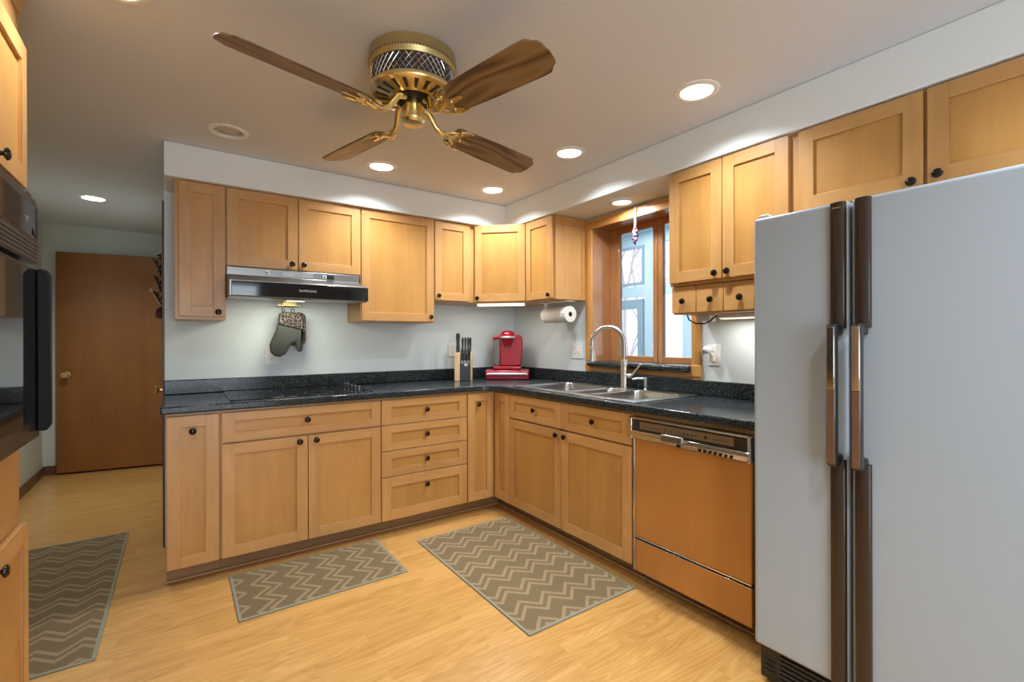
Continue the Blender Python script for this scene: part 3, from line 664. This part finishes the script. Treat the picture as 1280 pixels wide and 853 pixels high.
for k in range(5): b.box(TY0+.01, TY1-.006, TD+.042, TD+.0445, 1.478+.012*k, 1.484+.012*k)
obj('vent_louvers', b, mat('grey_vent_slats', (.10, .095, .09), .35, .4), ov)
b = B(Tl).box(-1.645, -1.605, TD+.0436, TD+.044, 1.590, 1.5925).box(-1.640, -1.615, TD+.0436, TD+.044, 1.582, 1.584)
obj('panel_print', b, mat('pale_print', (.45, .45, .45), .5), ov)
obj('buttons', B(Tl).box(-1.555, -1.535, TD+.0435, TD+.047, 1.552, 1.575).box(-1.53, -1.512, TD+.0435, TD+.047, 1.552, 1.575), BLACK, ov, bevel=.002)
obj('latch_clip', B(Tl).box(-1.585, -1.535, TD+.020, TD+.036, 1.664, 1.676), BLACK, ov, bevel=.003)
od = obj('oven_door', B(Tl).box(TY0, TY1, TD+.008, TD+.0445, .948, 1.456), mat('brown_black_door_edge', (.030, .022, .018), .25), ov, bevel=.003)
obj('door_glass', B(Tl).box(TY0+.02, TY1-.01, TD+.0445, TD+.046, 1.005, 1.446), BLACKGL, od)
b = B(lambda d, z, a: Tl(a, d, z)).prism([(TD+.0461, .968), (TD+.066, .968), (TD+.075, .985), (TD+.075, 1.438), (TD+.066, 1.456), (TD+.0461, 1.456)], -1.535, -1.497)
obj('handle', b, mat('textured_black_handle', (.006, .007, .009), .55, Specular_IOR_Level=.2), od, bevel=.004, bseg=3, label='tall black vertical handle with angled ends')

# ------------------------------------------------------------------ ceiling fan
FC = Vector((-1.757, -1.808, 0))
fan = empty('ceiling_fan', (FC.x, FC.y, ZC), 'brass flush-mount ceiling fan with four dark oak blades', 'ceiling fan')
o3 = lambda z: (FC.x, FC.y, z)
b = B().lathe([(.150, ZC-.001), (.163, ZC-.001), (.163, 2.286), (.1645, 2.284), (.1645, 2.276), (.163, 2.274), (.163, 2.262), (.160, 2.258), (.10, 2.258)], o3(0), (0, 0, 1), 64)
hs = obj('motor_housing', b, BRASSD, fan)
b = B()
for k in range(96):
    a = 2*math.pi*k/96; c_, s_ = math.cos(a), math.sin(a)
    def Tsl(x, y, z, c_=c_, s_=s_): return (FC.x + x*c_ - y*s_, FC.y + x*s_ + y*c_, z)
    b.T = Tsl; b.box(.1635, .1652, -.0018, .0018, 2.2765, 2.2835)
obj('vent_slits', b, mat('dark_slit', (.05, .035, .015), .6), hs)
b = B().lathe([(.150, 2.2575), (.1555, 2.2575), (.1535, 2.196), (.148, 2.196)], o3(0), (0, 0, 1), 64)
lb = obj('lattice_band', b, mat('dark_band', (.045, .04, .05), .35, .3), fan)
b = B()
for k in range(44):
    for sg in (1, -1):
        pts = []
        for j in range(7):
            a = 2*math.pi*k/44 + sg*.30*j/6; r_ = .1565-.002*j/6; pts.append((FC.x+r_*math.cos(a), FC.y+r_*math.sin(a), 2.256-.058*j/6))
        b.tube(pts, .0014, 4)
obj('lattice_wires', b, CHROME, lb)
b = B().lathe([(.150, 2.1955), (.158, 2.194), (.160, 2.186), (.157, 2.178), (.150, 2.174), (.120, 2.168), (.085, 2.162), (.078, 2.160), (.078, 2.168), (.0, 2.169)], o3(0), (0, 0, 1), 64)
for k in range(20):
    a = 2*math.pi*k/20; c_, s_ = math.cos(a), math.sin(a)
    b.T = lambda x, y, z, c_=c_, s_=s_: (FC.x + x*c_ - y*s_, FC.y + x*s_ + y*c_, z)
    b._add([(.093, -.005, 2.1625), (.140, -.008, 2.1710), (.140, .008, 2.1710), (.093, .005, 2.1625)], [(0, 1, 2, 3)], 1)
b.T = None
obj('slotted_dish', b, [BRASS, mat('dish_slot_dark', (.02, .015, .01), .5)], fan, fix=False)
obj('rotor_hub', B().lathe([(.072, 2.168), (.072, 2.158), (.060, 2.152), (0, 2.152)], o3(0), (0, 0, 1), 40), mat('dark_rotor', (.02, .016, .014), .4, .5), fan)
obj('switch_housing', B().lathe([(.030, 2.1525), (.040, 2.152), (.042, 2.146), (.043, 2.092), (.046, 2.090), (.047, 2.082), (.045, 2.078), (.038, 2.069), (.012, 2.066), (0, 2.066)], o3(0), (0, 0, 1), 40), BRASS, fan)
# blade outline in its own frame, along +x
L0, L1 = .185, .668
out = [(L0, -.050), (L0+.02, -.0575), (L0+.2, -.066), (L1-.075, -.070), (L1-.040, -.068), (L1-.022, -.052), (L1-.010, -.046), (L1-.004, -.036), (L1, 0), (L1-.004, .036), (L1-.010, .046), (L1-.022, .052), (L1-.040, .068), (L1-.075, .070), (L0+.2, .066), (L0+.02, .0575), (L0, .050)]
PITCH = -15
bl_me = None; ir_me = None
_d = Vector((math.cos(R(11.7)), math.sin(R(11.7)), 0)); _b = Vector((math.cos(R(-78.3)), math.sin(R(-78.3)), 0)); _g = -.020*_d - .026*_b
TILT = Vector((0, 0, 1)).rotation_difference(Vector((-_g.x, -_g.y, 1)).normalized()).to_matrix().to_4x4()
for k in range(4):
    ang = R(11.7 + 90*k)
    Mx = Matrix.Translation((0, 0, 2.088-ZC)) @ TILT @ Matrix.Rotation(ang, 4, 'Z') @ Matrix.Rotation(R(PITCH), 4, 'X')
    if bl_me is None:
        b = B().prism(out, -.003, .003); o = obj('blade', b, BLADE, None, bevel=.0015); bl_me = o.data; o.parent = fan
        b = B()
        b.prism([(.165, -.012), (.185, -.020), (.205, -.046), (.245, -.054), (.250, -.044), (.222, -.026), (.232, -.012), (.285, -.008), (.292, 0), (.285, .008), (.232, .012), (.222, .026), (.250, .044), (.245, .054), (.205, .046), (.185, .020), (.165, .012)], -.0085, -.0035)
        b.tube([(.050, 0, .066), (.082, 0, .056), (.11, 0, .005), (.135, 0, -.010), (.165, 0, -.010), (.20, 0, -.006)], [.013, .013, .012, .012, .014, .008], 10)
        for sy in (-1, 1):
            b.tube([(.150, .006*sy, -.007), (.170, .030*sy, -.011), (.195, .038*sy, -.010), (.205, .024*sy, -.008), (.190, .016*sy, -.008)], .0045, 8)
            b.tube([(.205, .046*sy, -.007), (.232, .060*sy, -.008), (.262, .058*sy, -.007)], [.006, .005, .003], 8)
        b.ball((.232, 0, -.009), .006); b.ball((.215, .034, -.009), .005); b.ball((.215, -.034, -.009), .005)
        q = obj('blade_iron', b, BRASS, None); ir_me = q.data; q.parent = fan
    else:
        o2 = bpy.data.objects.new('blade', bl_me); COL.objects.link(o2); o2.parent = fan
        md = o2.modifiers.new('edge', 'BEVEL'); md.width = .0015; md.segments = 2; md.limit_method = 'ANGLE'
        o = o2
        q = bpy.data.objects.new('blade_iron', ir_me); COL.objects.link(q); q.parent = fan
    o.matrix_local = Mx; q.matrix_local = Mx

# ------------------------------------------------------------------ recessed lights
def downlight(x, y, z, label, lit=True, power=DOWNLIGHT_W, depth=.075):
    t = empty('recessed_light', (x, y, z), label, 'ceiling light', 'round recessed ceiling lights')
    obj('trim_ring', B().lathe([(.066, -.002), (.070, -.006), (.078, -.007), (.094, -.003), (.095, 0)], (x, y, z-.0002), (0, 0, 1), 40, close=False), WHITE, t)
    obj('baffle', B().lathe([(.067, -.003), (.064, depth*.5), (.058, depth)], (x, y, z), (0, 0, 1), 32, close=False), mat('baffle_white', (.80, .80, .78), .45), t, fix=False)
    if lit:
        obj('lamp_face', B().lathe([(.0575, 0), (.045, -.006), (.02, -.009), (0, -.0095)], (x, y, z+depth-.005), (0, 0, 1), 32, close=False), LENS, t)
        area('lamp', (x, y, z+depth-.034), .085, 0, power, LAMP_COL, (0, 0, 0), 'DISK', 140, t)
    else:
        obj('lamp_face', B().lathe([(.0575, 0), (.048, -.010), (.02, -.018), (0, -.019)], (x, y, z+depth*.16), (0, 0, 1), 32, close=False), mat('frosted_unlit_lamp', (.50, .49, .46), .35), t)
    return t
downlight(*DL[0], ZC, 'lit recessed ceiling light nearest the refrigerator')
downlight(*DL[1], ZC, 'lit recessed ceiling light in front of the sink window')
downlight(*DL[2], ZC, 'lit recessed ceiling light nearest the inner corner of the soffit')
downlight(*DL[3], ZC, 'lit recessed ceiling light by the back soffit, below the fan blades in view')
downlight(*DL[4], ZC, 'unlit recessed ceiling light left of the fan', lit=False)
downlight(*DL[5], ZC, 'lit recessed ceiling light in the hall before the brown door', power=HALL_W)
downlight(*DL[6], ZC, 'lit recessed ceiling light cut by the top edge of the picture', power=6.0)
for x, y in DL[7:]:  # unseen recessed lights added as ambient fill
    downlight(x, y, ZC, 'added recessed fill light behind the camera, unseen', power=REAR_FILL_W)
# soffit light is set shallow in the soffit underside
t = empty('recessed_light', (-.145, -1.415, 2.134), 'lit recessed light in the soffit underside above the window', 'ceiling light', 'round recessed ceiling lights')
obj('trim_ring', B().lathe([(.058, -.004), (.062, -.010), (.072, -.010), (.084, -.004), (.085, -.0005)], (-.145, -1.415, 2.134), (0, 0, 1), 40, close=False), WHITE, t)
obj('lamp_face', B().lathe([(.060, -.0045), (.03, -.0075), (0, -.008)], (-.145, -1.415, 2.134), (0, 0, 1), 32, close=False), LENS, t)
area('lamp', (-.145, -1.415, 2.118), .10, 0, SOFFIT_W, LAMP_COL, (0, 0, 0), 'DISK', 170, t)
# under-cabinet strips
t = empty('under_cabinet_light', (-.42, -.42, 1.52), 'lit strip light under the diagonal corner cabinet', 'light', 'under-cabinet strip lights')
obj('housing', B(Tdg).box(.02, .405, -.06, -.012, 1.506, 1.5275), WHITE, t, bevel=.003)
obj('diffuser', B(Tdg).box(.025, .400, -.055, -.0105, 1.502, 1.5235), TUBE, t, bevel=.003)
c_ = Tdg(.21, -.05, 1.498); area('strip_lamp', c_, .34, .03, STRIP_W, (1, .95, .82), (0, 0, R(-45)), parent=t)
t = empty('under_cabinet_light', (-.2, -2.35, 1.36), 'lit strip light under the small drawers, beside the refrigerator', 'light', 'under-cabinet strip lights')
obj('housing', B(Tr).box(2.09, 2.52, .10, .16, 1.350, 1.3715), WHITE, t, bevel=.003)
obj('diffuser', B(Tr).box(2.10, 2.51, .102, .158, 1.344, 1.351), TUBE, t, bevel=.002)
area('strip_lamp', (-.13, -2.30, 1.340), .05, .4, STRIP_W*.9, (1, .97, .88), (0, 0, 0), parent=t)
t = empty('light_transformer', (-.15, -1.99, 1.34), 'small white transformer box with a black cord under the small drawers', 'transformer')
obj('case', B(Tr).box(1.965, 2.045, .10, .16, 1.335, 1.3715), WHITE, t, bevel=.004)
obj('cord', B().tube([(-.20, -1.935, 1.3705), (-.20, -1.945, 1.345), (-.195, -1.98, 1.325), (-.19, -2.03, 1.322), (-.18, -2.06, 1.335), (-.17, -2.075, 1.355), (-.16, -2.088, 1.362)], .004, 8), BLACK, t)

# ------------------------------------------------------------------ rugs
def rug(x0, x1, y0, y1, along, q0, s0, sign, label):
    cx, cy = (x0+x1)/2, (y0+y1)/2
    t = empty('chevron_rug', (cx, cy, 0), label, 'rug', 'taupe chevron rugs')
    q_, s_ = (q0-cy, s0-cx) if along == 'x' else (q0-cx, s0-cy)
    obj('pile', B().box(x0+.012, x1-.012, y0+.012, y1-.012, .0008, .0065), rug_mat('chevron_pile', along, q_, s_, sign, TAUPE, BEIGE), t)
    b = B().box(x0, x1, y0, y0+.014, .0006, .0068).box(x0, x1, y1-.014, y1, .0006, .0068).box(x0, x0+.014, y0+.014, y1-.014, .0006, .0068).box(x1-.014, x1, y0+.014, y1-.014, .0006, .0068)
    obj('binding', b, BIND, t, bevel=.002)
rug(-1.305, -.642, -1.942, -.800, 'y', -1.264, -.905, -1, 'chevron rug in front of the sink base cabinet')
rug(-2.286, -1.502, -1.128, -.640, 'x', -.735, -2.142, 1, 'smallest chevron rug, in front of the cooktop base cabinet')
rug(-3.37, -2.765, -1.085, .405, 'y', -2.890, -.715, -1, 'longest chevron rug, lying in the hall passage beside the oven cabinet')

# ------------------------------------------------------------------ things on the counter
kg = empty('coffee_maker', (-.26, -.26, .914), 'red single-serve coffee maker standing on a red pod drawer in the corner', 'coffee maker')
du = Vector((.8, -.6, 0)); dd = Vector((-.6, -.8, 0)); K0 = Vector((-.335, -.372, 0))
Tk = lambda u, d, z: (K0.x + du.x*u + dd.x*d, K0.y + du.y*u + dd.y*d, z)
dr = empty('pod_drawer', (-.26, -.26, .914), 'red pod storage drawer with a white-chrome bar, under the coffee maker', 'drawer box')
obj('drawer_case', B(Tk).box(-.178, .178, -.265, -.004, .9145, .9905), RED, dr, bevel=.008, bseg=3)
obj('drawer_front', B(Tk).box(-.172, .172, -.004, .008, .918, .983), RED, dr, bevel=.005)
obj('handle_bar', B(Tk).tube([(-.160, .012, .958), (-.155, .016, .963), (.155, .016, .963), (.160, .012, .958)], .008, 10), mat('white_metal_bar', (.80, .74, .78), .25, .3), dr)
kg.location = (Tk(0, -.13, .991))
ZK = .9908
b = B(lambda a, z, d: Tk(a, d, z)).prism([(-.115, ZK), (.115, ZK), (.115, ZK+.03), (-.115, ZK+.03)], -.235, -.035)
obj('drip_base', b, RED, kg, bevel=.012, bseg=3)
arch = [(.118, ZK+.03)] + [(.118-.028*(1-math.cos(R(a))), 1.245+.05*math.sin(R(a))) for a in range(0, 91, 15)]
arch_l = [(-x, z) for x, z in reversed(arch)]
pr = [(.112, ZK+.03), (.126, 1.20), (.124, 1.245), (.112, 1.268), (.090, 1.280), (.05, 1.284), (-.05, 1.284), (-.063, 1.27), (-.063, ZK+.03)]
b = B(lambda a, z, d: Tk(a, d, z)).prism(pr, -.225, -.095)
obj('brewer_body', b, RED, kg, bevel=.014, bseg=3)
b = B(lambda a, z, d: Tk(a, d, z)).prism([(-.065, ZK+.03), (-.065, 1.245), (-.124, 1.245), (-.112, ZK+.03)], -.22, -.10)
obj('water_reservoir', b, GREYGL, kg, bevel=.008, bseg=3, label='smoky grey water reservoir')
b = B(lambda a, z, d: Tk(a, d, z)).prism([(-.062, 1.2455), (-.062, 1.278), (-.09, 1.274), (-.118, 1.262), (-.127, 1.2455)], -.225, -.09)
obj('reservoir_lid', b, RED, kg, bevel=.008)
c0 = Tk(0, -.105, 0)
obj('brew_head', B().lathe([(.0, 1.185), (.030, 1.185), (.036, 1.20), (.048, 1.25)], (c0[0], c0[1], 0), (0, 0, 1), 32), mat('dark_red_plastic', (.30, .006, .02), .25), kg)
obj('head_ring', B().lathe([(.050, 1.250), (.064, 1.252), (.066, 1.260), (.062, 1.266), (.05, 1.266)], (c0[0], c0[1], 0), (0, 0, 1), 40), mat('silver_ring', (.72, .68, .66), .25, .6), kg)
obj('lid_cap', B().lathe([(.060, 1.2662), (.060, 1.280), (.052, 1.300), (.035, 1.312), (0, 1.315)], (c0[0], c0[1], 0), (0, 0, 1), 40), RED, kg)

kb = empty('knife_block', (-.64, -.22, .914), 'knife block of pale wood sides around a charcoal core, left of the coffee maker', 'knife block')
Kn0 = Vector((-.652, -.225, 0)); ku = Vector((.82, -.57, 0)); kd = Vector((-.57, -.82, 0))
Tn = lambda u, d, z: (Kn0.x + ku.x*u + kd.x*d, Kn0.y + ku.y*u + kd.y*d, z)
BEECH_ = wood('pale_beech', (.52, .33, .15), (.68, .48, .26), 'z', .4)
obj('side_slab', B(Tn).box(-.068, -.026, -.055, .055, .9145, 1.135), BEECH_, kb, bevel=.003)
obj('side_slab', B(Tn).box(.058, .066, -.055, .055, .9145, 1.145), BEECH_, kb, bevel=.002)
b = B(lambda d, z, a: Tn(a, d, z)).prism([(-.05, .9145), (.05, .9145), (.05, 1.052), (-.05, 1.125)], -.026, .058)
obj('core', b, BLKW, kb, bevel=.002)
obj('badge', B(Tn).box(.010, .034, .050, .0512, 1.033, 1.052), mat('badge_silver', (.6, .6, .62), .35, .5), kb)
def knife(u, d, z, h, r, label, group):
    t = empty('kitchen_knife', Tn(u, d, z), label, 'knife', group)
    q = lambda dz, dd_=0: Tn(u, d-dd_, z+dz)
    obj('handle', B().tube([q(.001), q(.02, .003), q(h*.5, .006), q(h*.85, .010), q(h, .013)], [r*.8, r, r*.82, r*1.1, r*.85], 10, flat=1.25), BLACK, t)
    obj('bolster', B().tube([q(-.02), q(.003)], [r*.7, r*.75], 10), CHROME, t)
knife(-.045, .01, 1.137, .152, .0125, 'chef knife with the thickest black handle, over the pale slab of the block', 'knives in the block')
for i, (u, z, h, lb) in enumerate([(-.012, 1.108, .148, 'leftmost of the tall thin black-handled knives in the block'), (.010, 1.110, .147, 'second tall thin black-handled knife from the left in the block'),
                                   (.032, 1.110, .147, 'third tall thin black-handled knife from the left in the block'), (.050, 1.108, .147, 'rightmost tall thin black-handled knife in the block')]):
    knife(u, -.025, z, h, .0075, lb, 'knives in the block')
for i, (u, lb) in enumerate([(-.012, 'left short black-handled knife in the front row of the block'), (.013, 'middle short black-handled knife in the front row of the block'), (.036, 'right short black-handled knife in the front row of the block')]):
    knife(u, .025, 1.072, .092, .0085, lb, 'knives in the block')

# paper towels under the window-side cabinet
pt = empty('paper_towel_roll', (-.16, -.79, 1.42), 'white paper towel roll hanging under the cabinet left of the window', 'paper towels')
obj('sheets', B().lathe([(.018, 0), (.058, 0), (.0595, .003), (.0595, .277), (.058, .28), (.018, .28), (.018, 0)], (-.15, -.925, 1.425), (0, 1, 0), 40, close=False), PAPER, pt)
obj('core', B().lathe([(.0178, .0002), (.0178, .2798), (.015, .2798), (.015, .0002), (.0178, .0002)], (-.15, -.925, 1.425), (0, 1, 0), 24, close=False), CORE, pt)
ph = empty('paper_towel_holder', (-.15, -.79, 1.52), 'white bracket carrying the paper towel roll', 'holder')
obj('bracket', B().box(-.19, -.11, -.934, -.70, 1.518, 1.5275).box(-.165, -.135, -.6395, -.636, 1.40, 1.5275).box(-.19, -.11, -.6395, -.62, 1.518, 1.5275).box(-.165, -.135, -.70, -.636, 1.518, 1.5275), WHITE, ph, bevel=.002)
obj('rod', B().cyl((-.15, -.636, 1.425), (-.15, -.930, 1.425), .009, 16), BLACK, ph)

# pot holder rack, mitt and pot holder
rk = empty('hook_rack', (-1.898, -.112, 1.494), 'small brass word rack with hooks under the range hood', 'hook rack')
text_obj('lettering', 'potholders', .036, mat('aged_brass', (.22, .16, .055), .4, .7), rk, frameM((-1.900, -.114, 1.4795), (1, 0, 0), (0, -1, 0)), .002, .95)
obj('base_bar', B().box(-1.975, -1.825, -.112, -.108, 1.467, 1.471).box(-1.94, -1.86, -.112, -.105, 1.471, 1.4935), BRASSD, rk)
for x in (-1.9445, -1.882):
    obj('hook', B().tube([(x, -.110, 1.470), (x, -.111, 1.452), (x, -.118, 1.445), (x, -.126, 1.449), (x, -.129, 1.456)], .0022, 8), BRASSD, rk)
def roundrect(x0, x1, z0, z1, r):
    o_ = []
    for cx, cz, a0 in ((x1-r, z1-r, 0), (x0+r, z1-r, 90), (x0+r, z0+r, 180), (x1-r, z0+r, 270)):
        for k in range(6): a = R(a0+18*k); o_.append((cx+r*math.cos(a), cz+r*math.sin(a)))
    return o_
def cushion(b, poly, y0, y1, mi=0, inset=.012):
    n = len(poly); cx = sum(p_[0] for p_ in poly)/n; cz = sum(p_[1] for p_ in poly)/n
    def inn(k, d):
        p0, p1, p2 = poly[k-1], poly[k], poly[(k+1) % n]
        t_ = Vector((p2[0]-p0[0], p2[1]-p0[1])); nn = Vector((-t_.y, t_.x)).normalized()
        return (p1[0]+nn.x*d, p1[1]+nn.y*d)
    area2 = sum(poly[k][0]*poly[(k+1) % n][1]-poly[(k+1) % n][0]*poly[k][1] for k in range(n)); sg = 1 if area2 > 0 else -1
    ym = (y0+y1)/2
    rings = [[(*inn(k, sg*inset), y1) for k in range(n)], [(*inn(k, sg*inset*.3), y1-(y1-ym)*.35) for k in range(n)], [(*poly[k], ym) for k in range(n)], [(*inn(k, sg*inset*.3), y0+(ym-y0)*.35) for k in range(n)], [(*inn(k, sg*inset), y0) for k in range(n)]]
    v = [(p_[0], p_[2], p_[1]) for r_ in rings for p_ in r_]
    f = [(i*n+k, i*n+(k+1) % n, (i+1)*n+(k+1) % n, (i+1)*n+k) for i in range(4) for k in range(n)] + [tuple(range(n)), tuple(range(4*n, 5*n))]
    b._add(v, f, mi, True)
Tm = lambda x, y, z: (-1.900+(x+1.880)*1.05, y-.105, 1.453+(z-1.457)*1.055)
po = empty('pot_holder', (-1.86, -.012, 1.28), 'square brown patterned pot holder hanging behind the oven mitt', 'pot holder')
b = B(Tm); cushion(b, roundrect(-1.945, -1.785, 1.222, 1.430, .035), -.0145, -.0035, inset=.006)
obj('quilted_pad', b, QUILT, po)
obj('hanging_loop', B(Tm).tube([(-1.866, -.010, 1.425), (-1.874, -.016, 1.442), (-1.865, -.0165, 1.456), (-1.854, -.016, 1.444), (-1.858, -.010, 1.425)], .0028, 8), MITT, po)
mt = empty('oven_mitt', (-1.90, -.025, 1.3), 'dark grey-green oven mitt with a printed cuff on the brass rack', 'oven mitt')
ml = [(-1.935, 1.432), (-1.948, 1.40), (-1.952, 1.345), (-1.965, 1.305), (-1.985, 1.262), (-1.998, 1.222), (-1.994, 1.185), (-1.972, 1.160), (-1.940, 1.152), (-1.908, 1.168), (-1.888, 1.205), (-1.868, 1.235), (-1.856, 1.236), (-1.850, 1.222), (-1.845, 1.195), (-1.830, 1.180), (-1.812, 1.186), (-1.806, 1.212), (-1.806, 1.262), (-1.804, 1.330), (-1.806, 1.345), (-1.808, 1.40), (-1.815, 1.428)]
b = B(Tm); cushion(b, [p_ for p_ in ml if p_[1] < 1.345] + [(-1.806, 1.318), (-1.952, 1.352)], -.043, -.0155, inset=.014) 
obj('mitten', b, MITT, mt)
b = B(Tm); cushion(b, [(-1.952, 1.35), (-1.806, 1.318), (-1.810, 1.40), (-1.825, 1.424), (-1.925, 1.432), (-1.945, 1.415)], -.041, -.0156, inset=.008)
obj('cuff', b, QUILT, mt, label='brown line-print cuff')
obj('hanging_loop', B(Tm).tube([(-1.920, -.024, 1.425), (-1.929, -.022, 1.444), (-1.921, -.0215, 1.457), (-1.912, -.022, 1.444), (-1.914, -.024, 1.425)], .0028, 8), MITT, mt)

# wall plates
def plate(T, u, z, w_, h_, label, cat, kinds):
    nm = 'wall_outlet' if cat == 'outlet' else 'wall_switch'
    t = empty(nm, T(u, .003, z), label, cat)
    obj('cover_plate', B(T).box(u-w_/2, u+w_/2, .0012, .0065, z-h_/2, z+h_/2), WHITE, t, bevel=.002)
    n = len(kinds)
    for i, kd_ in enumerate(kinds):
        uc = u + (i-(n-1)/2)*.046
        if kd_ == 's':
            obj('toggle', B(T).box(uc-.016, uc+.016, .0065, .009, z-.034, z+.034).box(uc-.004, uc+.004, .009, .018, z-.002, z+.012), WHITE, t, bevel=.001)
        else:
            for dz in (-.020, .020):
                o = obj('socket', B(T).lathe([(.0165, 0), (.0165, .002), (.015, .0025), (0, .0025)], T(uc, .0064, z+dz), Vector(T(0, 1, 0))-Vector(T(0, 0, 0)), 20), WHITE, t)
                obj('slots', B(T).box(uc-.007, uc-.005, .0088, .0093, z+dz-.004, z+dz+.005).box(uc+.005, uc+.007, .0088, .0093, z+dz-.004, z+dz+.005), BLACK, o)
    return t
plate(Tr, .838, 1.150, .118, .115, 'double white wall plate below the paper towels', 'switch', 'os')
plate(Tr, 1.972, 1.147, .075, .118, 'white outlet plate right of the window carrying a plug-in light', 'outlet', 'o')
plate(Tb, -.640, 1.155, .072, .115, 'white outlet plate partly behind the knife block', 'outlet', 'o')
plate(Tb, -1.992, 1.135, .080, .118, 'white wall plate behind the hanging oven mitt', 'outlet', 'o')
nl = empty('night_light', (-.03, -1.96, 1.165), 'white ball-shaped plug-in light on the outlet right of the window', 'night light')
obj('plug', B().box(-.034, -.0095, -1.985, -1.960, 1.112, 1.150), mat('plug_ivory', (.72, .68, .60), .4), nl, bevel=.003)
obj('stem', B().tube([(-.024, -1.972, 1.148), (-.034, -1.968, 1.160), (-.04, -1.962, 1.168)], .008, 10), WHITE, nl)
ob = B().ball((-.045, -1.957, 1.178), .026, 1, 1, .9, 20)
obj('dome', ob, WHITE, nl)
obj('sensor_face', B().lathe([(.019, 0), (.018, .003), (0, .004)], (-.061, -1.941, 1.168), (-.6, .75, -.25), 20), mat('grey_sensor', (.12, .12, .13), .3), nl)

# sun catcher
sn = empty('sun_catcher', (-.03, -1.43, 2.1), 'pink and purple glass bead sun catcher hanging from a ribbon before the window', 'sun catcher')
obj('hook', B().tube([(-.031, -1.43, 2.134), (-.031, -1.43, 2.118), (-.034, -1.43, 2.112)], .002, 6), CHROME, sn)
b = B().prism([(-1.436, 2.116), (-1.424, 2.116), (-1.425, 2.05), (-1.423, 1.985), (-1.437, 1.985), (-1.435, 2.05)], -.0340, -.0325, 'x')
obj('ribbon', b, mat('sheer_white_ribbon', (.8, .82, .84), .6), sn)
for dx, dy, dz, r_, mm in [(0, 0, 1.972, .012, BEAD_P), (.004, .014, 1.952, .013, BEAD_W), (-.002, -.014, 1.949, .013, BEAD_P), (.0, .004, 1.930, .014, BEAD_W), (0, -.014, 1.922, .012, BEAD_V), (.002, .014, 1.906, .013, BEAD_V), (-.002, -.006, 1.898, .014, BEAD_P), (0, .006, 1.884, .012, BEAD_V), (0, 0, 1.870, .008, BEAD_V)]:
    obj('bead', B().ball((-.033+dx, -1.430+dy, dz), r_, 1, 1, 1, 12), mm, sn)

# dark hanging ornament at the corner of the hall
hg = empty('wall_hanging', (-2.60, .5, 1.4), 'dark scrolled iron wall hanging at the hall corner beside the narrow wall cabinet', 'wall hanging')
def scroll(b, z, h, depth, y, r_=.006):
    pts = [(-2.578, y, z+h*.5)]
    for k in range(13):
        a = R(110 - 28*k); rr_ = depth*(1-.055*k)*.5; pts.append((-2.580-depth*.5-rr_*math.cos(a)*-.9, y, z+rr_*1.5*math.sin(a)))
    b.tube(pts, r_, 8)
obj('backplate', B().box(-2.583, -2.5745, .488, .512, 1.385, 1.83), IRON, hg, bevel=.002)
for z, h in ((1.775, .12), (1.665, .12), (1.555, .12)):
    b = B(); scroll(b, z, h, .060, .500); scroll(b, z-.01, h, .052, .520, .005)
    b.tube([(-2.578, .50, z-.075), (-2.605, .505, z-.055), (-2.640, .51, z+.02)], .007, 8)
    obj('scroll', b, IRON, hg)
obj('bead', B().ball((-2.652, .505, 1.580), .011, 1, 1, 1.2, 12), BONE, hg, label='pale bead')
obj('rod', B().tube([(-2.642, .50, 1.560), (-2.600, .50, 1.475)], .004, 8), BONE, hg)
b = B().lathe([(.006, 1.39), (.022, 1.395), (.030, 1.42), (.024, 1.455), (.010, 1.47)], (-2.606, .50, 0), (0, 0, 1), 16)
obj('cup', b, RUST, hg)
